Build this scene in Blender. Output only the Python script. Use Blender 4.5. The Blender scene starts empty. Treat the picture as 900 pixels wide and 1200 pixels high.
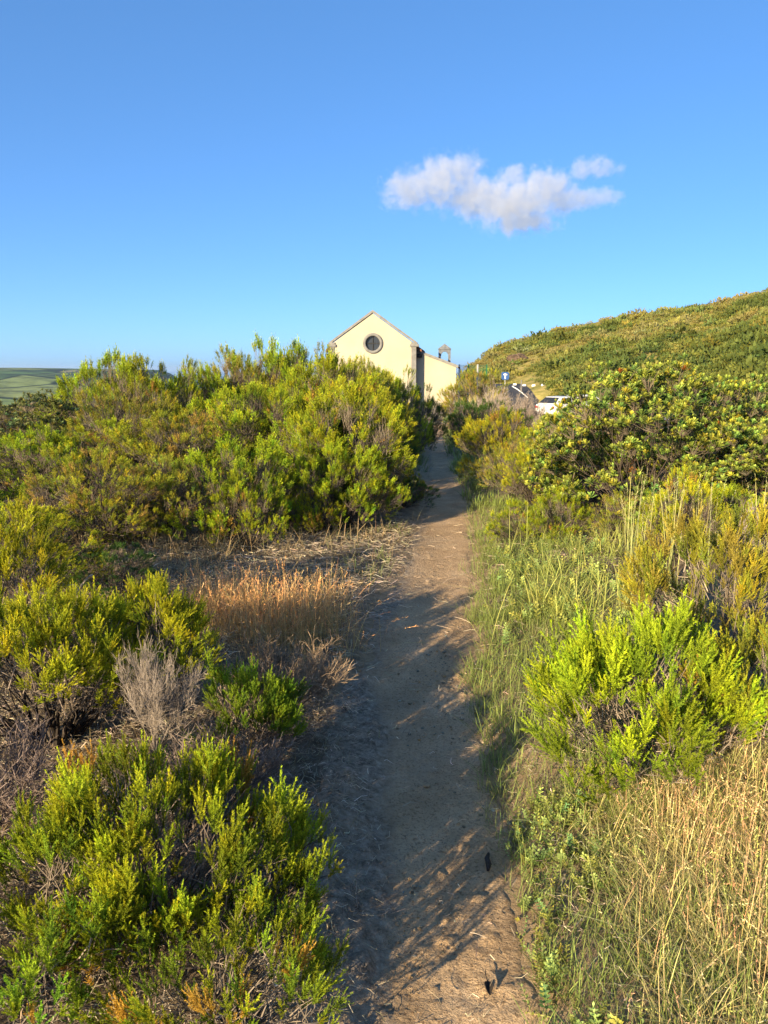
import bpy, bmesh, math, random
import numpy as np
from mathutils import Vector, noise as mnoise

SC = bpy.context.scene
COL = SC.collection
R = math.radians
rng = np.random.default_rng(7)
PITCH = R(10.5)
EYE = 1.6
FPX = 906.0

# ------------------------------------------------------------------ helpers
def smooth(a, b, x):
    t = np.clip((np.asarray(x, float) - a) / (b - a), 0, 1)
    return t * t * (3 - 2 * t)

def vnoise(x, y, s, seed=0):
    """cheap smooth value noise on numpy arrays, range -1..1"""
    x = np.asarray(x, float) * s; y = np.asarray(y, float) * s
    xi = np.floor(x).astype(np.int64); yi = np.floor(y).astype(np.int64)
    xf = x - xi; yf = y - yi
    def hsh(i, j):
        n = (i * 374761393 + j * 668265263 + seed * 2147483647 + 1013904223) & 0xffffffff
        n = ((n ^ (n >> 13)) * 1274126177) & 0xffffffff
        return ((n ^ (n >> 16)) & 0xffff) / 32767.5 - 1
    u = xf * xf * (3 - 2 * xf); v = yf * yf * (3 - 2 * yf)
    a = hsh(xi, yi); b = hsh(xi + 1, yi); c = hsh(xi, yi + 1); d = hsh(xi + 1, yi + 1)
    return (a * (1 - u) + b * u) * (1 - v) + (c * (1 - u) + d * u) * v

def fbm(x, y, s, o=4, seed=0):
    r = 0; a = 1; t = 0
    for k in range(o):
        r = r + a * vnoise(x, y, s * 2 ** k, seed + k); t += a; a *= .5
    return r / t

def unit(v):
    return v / (np.linalg.norm(v, axis=-1, keepdims=True) + 1e-9)

def link_mesh(name, V, F, mat, parent=None, tint=None, smooth_shade=False, uvz=None):
    """V (n,3), F (m,3) or (m,4) int -> one mesh object"""
    V = np.ascontiguousarray(V, np.float32); F = np.ascontiguousarray(F, np.int32)
    me = bpy.data.meshes.new(name)
    k = F.shape[1]
    me.vertices.add(len(V)); me.vertices.foreach_set('co', V.ravel())
    me.loops.add(F.size); me.loops.foreach_set('vertex_index', F.ravel())
    me.polygons.add(len(F))
    me.polygons.foreach_set('loop_start', np.arange(0, F.size, k, dtype=np.int32))
    me.polygons.foreach_set('use_smooth', np.full(len(F), smooth_shade))
    if tint is not None:
        t = np.ones((len(V), 4), np.float32); t[:, :tint.shape[1]] = tint
        a = me.attributes.new('tint', 'FLOAT_COLOR', 'POINT'); a.data.foreach_set('color', t.ravel())
    me.update(calc_edges=True); me.validate()
    me.materials.append(mat)
    o = bpy.data.objects.new(name, me); COL.objects.link(o)
    if parent: o.parent = parent
    return o

def bm_obj(name, bm, mat, parent=None, smooth_shade=False):
    me = bpy.data.meshes.new(name)
    bmesh.ops.recalc_face_normals(bm, faces=bm.faces)
    bm.to_mesh(me); bm.free(); me.materials.append(mat)
    if smooth_shade:
        for p in me.polygons: p.use_smooth = True
    o = bpy.data.objects.new(name, me); COL.objects.link(o)
    if parent: o.parent = parent
    return o

def empty(name, loc, rz=0):
    o = bpy.data.objects.new(name, None); COL.objects.link(o)
    o.location = loc; o.rotation_euler = (0, 0, rz); o.empty_display_size = .1
    return o

def tag(o, label=None, cat=None, group=None, kind=None):
    if label: o['label'] = label
    if cat: o['category'] = cat
    if group: o['group'] = group
    if kind: o['kind'] = kind
    return o

class Acc:
    """collects triangles"""
    def __init__(s): s.V = []; s.F = []; s.C = []; s.n = 0
    def add(s, V, F, C):
        V = V.reshape(-1, 3); s.V.append(V); s.F.append(F.reshape(-1, 3) + s.n)
        C = np.broadcast_to(np.asarray(C, float), V.shape) if np.ndim(C) == 1 else C.reshape(-1, 3)
        s.C.append(C); s.n += len(V)
    def build(s, name, mat, parent=None, sm=False):
        return link_mesh(name, np.concatenate(s.V), np.concatenate(s.F), mat, parent, np.concatenate(s.C), sm)

def perp(d):
    a = np.where(np.abs(d[..., 2:3]) < .9, np.array([0, 0, 1.]), np.array([1., 0, 0]))
    u = unit(np.cross(d, a)); return u, np.cross(d, u)

def tubes(P, r, sides=3):
    """P (n,k,3) polylines, r (n,k) -> V,F of triangles"""
    n, k, _ = P.shape
    T = np.empty_like(P); T[:, 1:-1] = P[:, 2:] - P[:, :-2]; T[:, 0] = P[:, 1] - P[:, 0]; T[:, -1] = P[:, -1] - P[:, -2]
    u, v = perp(unit(T))
    ang = np.arange(sides) * 2 * math.pi / sides
    V = P[:, :, None] + r[:, :, None, None] * (np.cos(ang)[None, None, :, None] * u[:, :, None] + np.sin(ang)[None, None, :, None] * v[:, :, None])
    i = np.arange(n)[:, None, None] * k * sides; j = np.arange(k - 1)[None, :, None] * sides; s = np.arange(sides)[None, None, :]
    s2 = (s + 1) % sides
    a = i + j + s; b = i + j + s2; c = b + sides; d = a + sides
    F = np.stack([np.stack([a, b, c], -1), np.stack([a, c, d], -1)], -2).reshape(-1, 3)
    return V.reshape(-1, 3), F

def needles(P, D, L, W, g):
    n = len(P); u, v = perp(unit(D)); a = g.uniform(0, 6.283, (n, 1)); s = np.cos(a) * u + np.sin(a) * v
    V = np.stack([P - s * W[:, None] / 2, P + s * W[:, None] / 2, P + unit(D) * L[:, None]], 1)
    return V, np.arange(3 * n).reshape(n, 3)

def basis(d, g):
    d = unit(d); u, v = perp(d); a = g.uniform(0, 6.283, (len(d), 1))
    x = np.cos(a) * u + np.sin(a) * v; y = np.cross(d, x)
    return np.stack([x, y, d], -1)          # columns

# ------------------------------------------------------------------ materials
def new_mat(name):
    m = bpy.data.materials.new(name); m.use_nodes = True; nt = m.node_tree; nt.nodes.clear()
    return m, nt

def N(nt, t, **kw):
    n = nt.nodes.new(t)
    for k, v in kw.items():
        if k.startswith('i_'): n.inputs[k[2:].replace('_', ' ')].default_value = v
        else: setattr(n, k, v)
    return n

def L(nt, a, b): nt.links.new(a, b)

def mat_simple(name, col, rough=.8, var=.15, scale=8, bump=.15, col2=None, bscale=None):
    m, nt = new_mat(name)
    out = N(nt, 'ShaderNodeOutputMaterial'); p = N(nt, 'ShaderNodeBsdfPrincipled')
    p.inputs['Roughness'].default_value = rough; p.inputs['Specular IOR Level'].default_value = .25
    tc = N(nt, 'ShaderNodeTexCoord'); nz = N(nt, 'ShaderNodeTexNoise'); nz.inputs['Scale'].default_value = scale; nz.inputs['Detail'].default_value = 6
    L(nt, tc.outputs['Object'], nz.inputs['Vector'])
    mx = N(nt, 'ShaderNodeMix', data_type='RGBA')
    c2 = col2 or tuple(c * (1 - var * 2) for c in col)
    rp = N(nt, 'ShaderNodeMapRange'); rp.inputs[1].default_value = .35; rp.inputs[2].default_value = .65
    L(nt, nz.outputs[0], rp.inputs[0]); L(nt, rp.outputs[0], mx.inputs[0])
    mx.inputs[6].default_value = (*col, 1); mx.inputs[7].default_value = (*c2, 1)
    L(nt, mx.outputs[2], p.inputs['Base Color'])
    if bump:
        n2 = N(nt, 'ShaderNodeTexNoise'); n2.inputs['Scale'].default_value = bscale or scale * 6; n2.inputs['Detail'].default_value = 4
        L(nt, tc.outputs['Object'], n2.inputs['Vector'])
        b = N(nt, 'ShaderNodeBump'); b.inputs['Strength'].default_value = bump; b.inputs['Distance'].default_value = .02
        L(nt, n2.outputs[0], b.inputs['Height']); L(nt, b.outputs[0], p.inputs['Normal'])
    L(nt, p.outputs[0], out.inputs[0])
    return m

def mat_leaf(name, trans=.35, rough=.6, spec=.15, vary=.12):
    m, nt = new_mat(name)
    out = N(nt, 'ShaderNodeOutputMaterial'); p = N(nt, 'ShaderNodeBsdfPrincipled')
    p.inputs['Roughness'].default_value = rough; p.inputs['Specular IOR Level'].default_value = spec
    at = N(nt, 'ShaderNodeAttribute', attribute_name='tint')
    oi = N(nt, 'ShaderNodeObjectInfo')
    hs = N(nt, 'ShaderNodeHueSaturation')
    mr = N(nt, 'ShaderNodeMapRange'); mr.inputs[3].default_value = 1 - vary; mr.inputs[4].default_value = 1 + vary
    mh = N(nt, 'ShaderNodeMapRange'); mh.inputs[3].default_value = .5 - vary * .08; mh.inputs[4].default_value = .5 + vary * .08
    L(nt, oi.outputs['Random'], mr.inputs[0]); L(nt, oi.outputs['Random'], mh.inputs[0])
    L(nt, mr.outputs[0], hs.inputs['Value']); L(nt, mh.outputs[0], hs.inputs['Hue']); L(nt, at.outputs['Color'], hs.inputs['Color'])
    L(nt, hs.outputs[0], p.inputs['Base Color'])
    if trans:
        t = N(nt, 'ShaderNodeBsdfTranslucent'); L(nt, hs.outputs[0], t.inputs['Color'])
        mx = N(nt, 'ShaderNodeMixShader'); mx.inputs[0].default_value = trans
        L(nt, p.outputs[0], mx.inputs[1]); L(nt, t.outputs[0], mx.inputs[2]); L(nt, mx.outputs[0], out.inputs[0])
    else: L(nt, p.outputs[0], out.inputs[0])
    return m

M_LEAF = mat_leaf('heath_needles', .3)
M_BROAD = mat_leaf('leathery_leaf', .22, .5, .22)
M_BARK = mat_leaf('bark', 0, .85, .1)
M_GRASS = mat_leaf('grass_blade', .35, .55, .2, 0)
M_DRY = mat_leaf('dry_stalk', .3, .7, .15, 0)
M_SCRUB = mat_leaf('scrub_leaf', .25, .7, .1, 0)

# ------------------------------------------------------------------ terrain
PY = np.array([-6, 0, 1.66, 2.35, 2.91, 3.78, 5.3, 6.6, 8.63, 10.6, 12.4, 13.6, 20, 30, 41, 60])
PL = np.array([-.1, -.08, -.05, .0, -.035, -.09, .01, .22, .44, .59, .68, .80, 1.17, 1.85, 2.55, 2.6])
PR = np.array([.3, .34, .39, .41, .43, .49, .60, .78, .98, 1.10, 1.14, 1.22, 1.62, 2.30, 3.25, 3.3])
def path_l(y): return np.interp(y, PY, PL)
def path_r(y): return np.interp(y, PY, PR)

def hill(x, y):
    az = np.degrees(np.arctan2(x, np.maximum(y, 1e-3)))
    d = np.hypot(x, y)
    e = -.45 * smooth(10, 24, az) + np.interp(az, [2, 4.5, 6, 7.6, 9.4, 12, 14.2, 18.3, 22.2, 24.3, 26.4, 32, 45, 80, 110],
                  [-6, -2.6, -.4, .95, 1.85, 2.55, 3.25, 3.8, 4.4, 5.05, 5.55, 7, 8.5, 9, 5])
    rc = 150 - 20 * smooth(10, 5, az)
    zc = EYE + rc * np.tan(np.radians(e))
    r0 = np.interp(az, [0, 8, 14, 20, 28, 60], [100, 92, 80, 64, 50, 40])
    t = np.clip((d - r0) / (rc - r0), 0, 1)
    up = t ** .85
    z = -1.6 - 4 * smooth(9, 24, az) + (zc + 1.6 + 4 * smooth(9, 24, az)) * (up * .75 + .25 * t * t * (3 - 2 * t))
    back = np.maximum(d - rc, 0)
    z = z - .35 * back - .0016 * back ** 2
    z = z + (fbm(x, y, .06, 4, 11) * 1.6 + fbm(x, y, .25, 2, 15) * .35) * smooth(0, .25, t) * (1 - .75 * smooth(.8, 1, t))
    z = np.where((d < r0) | (y < 0), -200, z)
    return np.maximum(z, -135)

def height(x, y, sunk=0.):
    x = np.asarray(x, float); y = np.asarray(y, float)
    xc = (path_l(y) + path_r(y)) / 2; hw = (path_r(y) - path_l(y)) / 2
    u = x - xc
    z = -.058 * np.clip(y - 12, 0, 28) + .33 * smooth(40.6, 44, y)
    z = z + .30 * smooth(.5, 4.5, -u) * smooth(30, 14, y) + .16 * smooth(.35, 1.6, u) * smooth(20, 8, y) - .45 * smooth(2.2, 6, u) * smooth(40, 20, y)
    z = z - .05 * smooth(hw + .22, hw - .02, np.abs(u)) * smooth(40, 35, y) - sunk * .10 * smooth(hw - .08, hw - .2, np.abs(u)) * smooth(41.5, 40, y)
    rough = (fbm(x, y, 1.3, 3, 3) * .05 + fbm(x, y, 6, 2, 5) * .018) * smooth(hw - .05, hw + .3, np.abs(u)) * smooth(41, 36, np.hypot(x * .8, y))
    z = z + rough
    z = z - .45 * smooth(6.5, 9, x) * smooth(30, 40, y) * smooth(110, 95, y)
    # the ridge falls away left, ahead of the chapel and behind
    dl = np.maximum(-x - 11, 0); z = z - dl ** 1.35 * .16 / (1 + dl * .004)
    da = np.maximum(y - 66, 0) * smooth(22, 8, x - (y - 66) * .02); z = z - .4 * da
    dr = np.maximum(x - 24, 0); z = z - .05 * dr
    db = np.maximum(-y - 12, 0); z = z - .3 * db
    d = np.hypot(x, y); az = np.degrees(np.arctan2(x, y))
    z = np.maximum(z, -88 + 6 * fbm(x, y, .004, 3, 21)) - 60 * smooth(60, 900, y) * smooth(-14, -4, az) * 1.0
    z = np.where((y > 66) & (az > -4), np.where(z < -87, -135, z), z)
    z = np.maximum(z, hill(x, y))
    # far plateau left of the ridge
    pl = smooth(1150, 2500, d + 160 * fbm(x, y, .0022, 3, 31)) * smooth(-13, -16, az) * (y > 0)
    z = z + pl * (2 + 90 - .6 * np.clip(az + 27, 0, 20) + 3.0 * fbm(x, y, .003, 3, 33))
    z = z - 70 * smooth(3400, 4300, d)
    return z

def ground_z(x, y):
    return float(height(np.array([x]), np.array([y]))[0])

def spaced(stops):
    out = []
    for a, b, s in stops: out.append(np.arange(a, b, s))
    return np.concatenate(out + [[stops[-1][1]]])

def geo(a, b, s, q=1.09):
    o = [a]
    while o[-1] < b: o.append(o[-1] + s); s *= q
    return np.array(o)

gx = np.concatenate([-geo(3, 4600, .12, 1.075)[::-1], np.arange(-2.95, 2.95, .05), geo(3, 900, .12, 1.06)])
gy = np.concatenate([-geo(0, 300, .3, 1.2)[::-1][:-1], np.arange(0, 14, .05), geo(14, 4600, .1, 1.05)])
GX, GY = np.meshgrid(gx, gy)
GZ = height(GX, GY, 1.)
nx, ny = len(gx), len(gy)
idx = np.arange(nx * ny).reshape(ny, nx)
F4 = np.stack([idx[:-1, :-1], idx[:-1, 1:], idx[1:, 1:], idx[1:, :-1]], -1).reshape(-1, 4)
D = np.hypot(GX, GY); AZ = np.degrees(np.arctan2(GX, GY))
zone = np.zeros((ny * nx, 3), np.float32)
zone[:, 0] = ((smooth(46, 62, D) * (AZ > 3)) * smooth(9, 12, D)).ravel()      # hill grass
zone[:, 1] = (smooth(120, 500, D) * (AZ < -3)).ravel()                          # far fields
zone[:, 2] = (smooth(.45, .05, np.maximum(GX - path_r(GY), (path_l(GY) - GX) * 1.8) + .12 * fbm(GX, GY, 4, 3, 64)) * (GY < 42)).ravel()    # trodden soil beside the path

def mat_ground():
    m, nt = new_mat('scrub_ground')
    out = N(nt, 'ShaderNodeOutputMaterial'); p = N(nt, 'ShaderNodeBsdfPrincipled'); p.inputs['Roughness'].default_value = .95; p.inputs['Specular IOR Level'].default_value = .1
    g = N(nt, 'ShaderNodeNewGeometry'); at = N(nt, 'ShaderNodeAttribute', attribute_name='tint')
    sp = N(nt, 'ShaderNodeSeparateColor'); L(nt, at.outputs['Color'], sp.inputs[0])
    def noise(scale, det=5, rough=.6):
        n = N(nt, 'ShaderNodeTexNoise'); n.inputs['Scale'].default_value = scale; n.inputs['Detail'].default_value = det; n.inputs['Roughness'].default_value = rough
        L(nt, g.outputs['Position'], n.inputs['Vector']); return n
    def ramp(src, cols):
        r = N(nt, 'ShaderNodeValToRGB'); e = r.color_ramp.elements
        e[0].position, e[0].color = cols[0][0], (*cols[0][1], 1); e[1].position, e[1].color = cols[-1][0], (*cols[-1][1], 1)
        for q, c in cols[1:-1]:
            k = e.new(q); k.color = (*c, 1)
        L(nt, src, r.inputs[0]); return r
    def mix(f, a, b):
        x = N(nt, 'ShaderNodeMix', data_type='RGBA'); L(nt, f, x.inputs[0]); L(nt, a, x.inputs[6]); L(nt, b, x.inputs[7]); return x.outputs[2]
    litter = ramp(noise(9, 8, .75).outputs[0], [(.3, (.08, .06, .042)), (.5, (.20, .15, .10)), (.62, (.28, .22, .15)), (.75, (.36, .30, .21))])
    hillc = ramp(noise(.5, 10, .8).outputs[0], [(.3, (.12, .13, .03)), (.48, (.28, .24, .07)), (.6, (.42, .33, .12)), (.75, (.48, .36, .15))])
    vo = N(nt, 'ShaderNodeTexVoronoi'); vo.inputs['Scale'].default_value = .009; vo.inputs['Randomness'].default_value = .8
    mp = N(nt, 'ShaderNodeMapping'); mp.inputs['Scale'].default_value = (1, .45, 1); L(nt, g.outputs['Position'], mp.inputs[0]); L(nt, mp.outputs[0], vo.inputs['Vector'])
    sc = N(nt, 'ShaderNodeSeparateColor'); L(nt, vo.outputs['Color'], sc.inputs[0])
    fld = ramp(sc.outputs[0], [(.0, (.05, .10, .035)), (.3, (.15, .25, .06)), (.55, (.28, .32, .10)), (.75, (.07, .13, .04)), (1, (.34, .28, .15))])
    ve = N(nt, 'ShaderNodeTexVoronoi', feature='DISTANCE_TO_EDGE'); ve.inputs['Scale'].default_value = .009; ve.inputs['Randomness'].default_value = .8; L(nt, mp.outputs[0], ve.inputs['Vector'])
    hedge = ramp(ve.outputs['Distance'], [(.02, (.03, .06, .022)), (.06, (1, 1, 1))])
    fm = N(nt, 'ShaderNodeMix', data_type='RGBA', blend_type='MULTIPLY'); fm.inputs[0].default_value = .9; L(nt, fld.outputs[0], fm.inputs[6]); L(nt, hedge.outputs[0], fm.inputs[7])
    fn = ramp(noise(.02, 6, .7).outputs[0], [(.4, (.4, .42, .4)), (.6, (1, 1, 1))])
    mm = N(nt, 'ShaderNodeMix', data_type='RGBA', blend_type='MULTIPLY'); mm.inputs[0].default_value = 1; L(nt, fm.outputs[2], mm.inputs[6]); L(nt, fn.outputs[0], mm.inputs[7])
    soil = ramp(noise(12, 8, .75).outputs[0], [(.3, (.16, .115, .07)), (.5, (.36, .255, .15)), (.7, (.50, .37, .23))])
    c = mix(sp.outputs[2], litter.outputs[0], soil.outputs[0])
    c = mix(sp.outputs[0], c, hillc.outputs[0])
    c = mix(sp.outputs[1], c, mm.outputs[2])
    L(nt, c, p.inputs['Base Color'])
    b = N(nt, 'ShaderNodeBump'); b.inputs['Strength'].default_value = .7; b.inputs['Distance'].default_value = .03
    L(nt, noise(35, 6, .75).outputs[0], b.inputs['Height']); L(nt, b.outputs[0], p.inputs['Normal'])
    L(nt, p.outputs[0], out.inputs[0])
    return m
M_GROUND = mat_ground()
ground = link_mesh('ground', np.stack([GX, GY, GZ], -1).reshape(-1, 3), F4, M_GROUND, None, zone, True)
tag(ground, kind='structure')

# sea, out to the horizon
def mat_sea():
    m, nt = new_mat('sea_water')
    out = N(nt, 'ShaderNodeOutputMaterial'); p = N(nt, 'ShaderNodeBsdfPrincipled')
    p.inputs['Base Color'].default_value = (.02, .07, .12, 1); p.inputs['Roughness'].default_value = .25; p.inputs['IOR'].default_value = 1.33
    g = N(nt, 'ShaderNodeNewGeometry'); n = N(nt, 'ShaderNodeTexNoise'); n.inputs['Scale'].default_value = .05; n.inputs['Detail'].default_value = 6
    L(nt, g.outputs['Position'], n.inputs['Vector'])
    b = N(nt, 'ShaderNodeBump'); b.inputs['Strength'].default_value = .5; b.inputs['Distance'].default_value = 2
    L(nt, n.outputs[0], b.inputs['Height']); L(nt, b.outputs[0], p.inputs['Normal']); L(nt, p.outputs[0], out.inputs[0])
    return m
S = 45000
sea = link_mesh('sea', np.array([[-S, -S, -121.], [S, -S, -121], [S, S, -121], [-S, S, -121]]), np.array([[0, 1, 2, 3]]), mat_sea())
tag(sea, kind='structure')

# ------------------------------------------------------------------ dirt path
def mat_path():
    m, nt = new_mat('path_dirt')
    out = N(nt, 'ShaderNodeOutputMaterial'); p = N(nt, 'ShaderNodeBsdfPrincipled'); p.inputs['Roughness'].default_value = .95; p.inputs['Specular IOR Level'].default_value = .08
    g = N(nt, 'ShaderNodeNewGeometry')
    at = N(nt, 'ShaderNodeAttribute', attribute_name='tint'); sp = N(nt, 'ShaderNodeSeparateColor'); L(nt, at.outputs['Color'], sp.inputs[0])
    def noise(scale, det=5, rough=.6):
        n = N(nt, 'ShaderNodeTexNoise'); n.inputs['Scale'].default_value = scale; n.inputs['Detail'].default_value = det; n.inputs['Roughness'].default_value = rough
        L(nt, g.outputs['Position'], n.inputs['Vector']); return n.outputs[0]
    def ramp(src, cols):
        r = N(nt, 'ShaderNodeValToRGB'); e = r.color_ramp.elements
        e[0].position, e[0].color = cols[0][0], (*cols[0][1], 1); e[1].position, e[1].color = cols[-1][0], (*cols[-1][1], 1)
        for q, c in cols[1:-1]:
            k = e.new(q); k.color = (*c, 1)
        L(nt, src, r.inputs[0]); return r.outputs[0]
    def mix(f, a, b, bt='MIX'):
        x = N(nt, 'ShaderNodeMix', data_type='RGBA', blend_type=bt)
        if isinstance(f, float): x.inputs[0].default_value = f
        else: L(nt, f, x.inputs[0])
        L(nt, a, x.inputs[6]); L(nt, b, x.inputs[7]); return x.outputs[2]
    dirt = ramp(noise(3.2, 8, .65), [(.3, (.34, .23, .13)), (.5, (.50, .345, .20)), (.7, (.60, .43, .265))])
    speck = ramp(noise(95, 4, .7), [(.36, (.4, .36, .32)), (.49, (1, 1, 1)), (.68, (1.0, 1.0, 1.0)), (.75, (1.5, 1.5, 1.45))])
    dirt = mix(.8, dirt, speck, 'MULTIPLY')
    litter = ramp(noise(24, 8, .8), [(.34, (.09, .068, .048)), (.5, (.29, .225, .16)), (.66, (.52, .43, .32))])
    c = mix(sp.outputs[0], dirt, litter)
    L(nt, c, p.inputs['Base Color'])
    b = N(nt, 'ShaderNodeBump'); b.inputs['Strength'].default_value = .9; b.inputs['Distance'].default_value = .016
    b2 = N(nt, 'ShaderNodeBump'); b2.inputs['Strength'].default_value = .3; b2.inputs['Distance'].default_value = .03
    L(nt, noise(70, 5, .7), b.inputs['Height']); L(nt, noise(14, 4, .6), b2.inputs['Height']); L(nt, b.outputs[0], b2.inputs['Normal'])
    L(nt, b2.outputs[0], p.inputs['Normal']); L(nt, p.outputs[0], out.inputs[0])
    return m
py = np.concatenate([np.arange(-3, .6, .08), np.arange(.6, 6, .016), np.arange(6, 14, .04), np.arange(14, 41.4, .15)])
ps = np.linspace(-1, 1, 61)
PYY, PSS = np.meshgrid(py, ps, indexing='ij')
lft = path_l(PYY) - .20 * smooth(4.5, 2.0, PYY) - .06 * smooth(6, 4, PYY) + .09 * fbm(PYY, PYY * 0, 1.9, 2, 41) + .05 * fbm(PYY, PYY * 0, 9, 3, 42)
rgt = path_r(PYY) + .02 + .07 * fbm(PYY, PYY * 0 + 9, 1.9, 2, 43) + .05 * fbm(PYY, PYY * 0 + 9, 9, 3, 44)
PXX = lft + (rgt - lft) * (PSS * .5 + .5)
edge = np.minimum(PXX - lft, rgt - PXX)
c0 = (path_l(PYY) + path_r(PYY)) / 2
inner = (PXX - c0) / ((path_r(PYY) - path_l(PYY)) / 2)
ef = smooth(.0, .12, edge)
PZZ = height(PXX, PYY) + .007 * smooth(0, .06, edge) - .02 * smooth(.02, 0, edge)
near = smooth(9, 3, PYY)
lump = fbm(PXX, PYY, 11, 4, 47)
PZZ += (.003 * lump + .007 * fbm(PXX, PYY, 40, 3, 51)) * near * ef - .010 * smooth(1, 0, np.abs(inner)) 
bank = smooth(-.75, -1.15, inner) * smooth(6, 3.6, PYY) * smooth(.0, .07, edge)
PZZ += bank * (.016 + .024 * fbm(PXX * 1.6, PYY, 5, 4, 53)) * smooth(.2, .7, fbm(PXX * 2, PYY * .7, 2.5, 2, 57) + .75)
PZZ += .006 * np.maximum(fbm(PXX, PYY, 22, 2, 59) - .25, 0) / .4 * near * 2 * ef
pt = np.zeros(PXX.shape + (3,), np.float32)
pt[..., 0] = np.clip(smooth(-.55, -1.0, inner + .25 * fbm(PXX, PYY, 3, 3, 62)) * (.85 + .5 * fbm(PXX, PYY, 4, 3, 61)) + smooth(.95, 1.25, inner) * .7 + smooth(.1, .5, fbm(PXX, PYY, 1.5, 3, 63)) * .25, 0, 1)
n0, n1 = PXX.shape; idx = np.arange(n0 * n1).reshape(n0, n1)
F4 = np.stack([idx[:-1, :-1], idx[:-1, 1:], idx[1:, 1:], idx[1:, :-1]], -1).reshape(-1, 4)
M_PATH = mat_path()
pathob = link_mesh('dirt_path', np.stack([PXX, PYY, PZZ], -1).reshape(-1, 3), F4, M_PATH, None, pt.reshape(-1, 3), True)
tag(pathob, kind='structure')

# ------------------------------------------------------------------ plants
def plume_proto(seed, nb=10, npb=40, nl=.085, nw=.018, mtop=60, slim=1.0):
    """heath spray along +Z, length 1: finger-like shoots packed with needles; returns V, F, t (0 old .. 1 new growth)"""
    g = np.random.default_rng(seed)
    bend = g.normal(0, .07, 2)
    def axis(s): return np.stack([bend[0] * s * s, bend[1] * s * s, s], -1)
    Ps, Ds, Ts, Ls = [], [], [], []
    def finger(p0, d, ln, m, t0, t1):
        s = np.sort(g.uniform(.0, 1, m)); q = g.uniform(0, 6.283, m); u, v = perp(d[None])
        rad = np.cos(q)[:, None] * u + np.sin(q)[:, None] * v
        p = p0 + s[:, None] * ln * d + np.array([0, 0, 1]) * (s[:, None] ** 2) * ln * .22
        Ps.append(p); Ds.append(d * (.62 + .5 * s[:, None]) + rad * g.uniform(.55, .85, (m, 1))); Ts.append(np.clip(t0 + (t1 - t0) * s + g.normal(0, .06, m), 0, 1)); Ls.append(g.uniform(.75, 1.15, m) * (1 - .25 * s))
    for k in range(nb):
        s0 = .08 + .62 * (k + g.uniform(0, .8)) / nb
        a = k * 2.4 + g.uniform(-.4, .4); el = g.uniform(.85, 1.2)
        ln = (.42 * (1 - s0) ** .8 + .10) * g.uniform(.75, 1.2) * slim
        d = np.array([math.cos(a) * math.cos(el), math.sin(a) * math.cos(el), math.sin(el)])
        finger(axis(np.array([s0]))[0], d, ln, npb, .25 + .2 * s0, .8 + .2 * s0)
    finger(np.array([0, 0, .12]), unit(np.array([bend[0] * .8, bend[1] * .8, 1.])), .86, mtop, .1, 1.0)
    P = np.concatenate(Ps); Dd = np.concatenate(Ds); T = np.concatenate(Ts); Ln = np.concatenate(Ls)
    V, F = needles(P, Dd, nl * Ln, np.full(len(P), nw), g)
    return V.reshape(-1, 3), F, np.repeat(T, 3)

PL_HI = [plume_proto(100 + k, 9, 54, .085, .019, 130) for k in range(5)]
PL_MID = [plume_proto(200 + k, 7, 15, .13, .050, 28) for k in range(6)]

def rosette_proto(seed, nleaf=11, seg=3):
    g = np.random.default_rng(seed); Vs, Fs, Ts = [], [], []; n = 0
    for k in range(nleaf):
        a = k * 2.4 + g.uniform(-.3, .3); f = k / nleaf
        el = .45 + .85 * f + g.uniform(-.15, .15); ln = (1 - .45 * f) * g.uniform(.8, 1.1); w = .17 * ln
        d = np.array([math.cos(a) * math.cos(el), math.sin(a) * math.cos(el), math.sin(el)])
        side = np.array([-math.sin(a), math.cos(a), 0]); up = np.cross(d, side) * -1
        if up[2] < 0: up = -up
        prof = [(0, .12), (.4, .75), (.75, 1.0), (.95, .55)]
        base = np.array([0, 0, .35 * f])
        for s, ww in prof:
            c = base + d * s * ln - np.array([0, 0, 1]) * .12 * s * s * ln
            Vs += [c - side * w * ww + up * .045 * ww * ln, c, c + side * w * ww + up * .045 * ww * ln]; Ts += [.2 + .8 * f] * 3
        Vs.append(base + d * ln - np.array([0, 0, 1]) * .12 * ln); Ts.append(.25 + .75 * f)
        for r in range(3):
            o = n + r * 3
            for c in range(2): Fs += [(o + c, o + c + 1, o + c + 4), (o + c, o + c + 4, o + c + 3)]
        o = n + 9; Fs += [(o, o + 1, o + 3), (o + 1, o + 2, o + 3)]
        n += 13
    return np.array(Vs), np.array(Fs), np.array(Ts)
ROS = [rosette_proto(400 + k) for k in range(5)]

def scatter_protos(acc, protos, P, Dd, S, old, new, var, g, odd=None, oddcol=None):
    """old,new (3,) colours; var per-instance brightness jitter; odd mask with its own colour"""
    n = len(P); which = g.integers(0, len(protos), n); B = basis(Dd, g)
    shade = np.exp(g.normal(0, var, n)); warm = g.normal(0, var * .6, n)
    for k, (V, F, t) in enumerate(protos):
        ii = np.where(which == k)[0]
        if not len(ii): continue
        W = np.einsum('nij,vj->nvi', B[ii] * S[ii, None, None], V) + P[ii, None]
        c = old[None, None] + (new - old)[None, None] * t[None, :, None]
        c = c * shade[ii, None, None] * np.stack([1 + warm[ii], np.ones(len(ii)), 1 - warm[ii]], -1)[:, None]
        if odd is not None:
            o = odd[ii][:, None, None]; c = np.where(o, np.array(oddcol)[None, None] * (.55 + .6 * t[None, :, None]) * shade[ii, None, None], c)
        Fa = (F[None] + (np.arange(len(ii)) * len(V))[:, None, None]).reshape(-1, 3)
        acc.add(W.reshape(-1, 3), Fa, np.clip(c, .003, .9).reshape(-1, 3))

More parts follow.
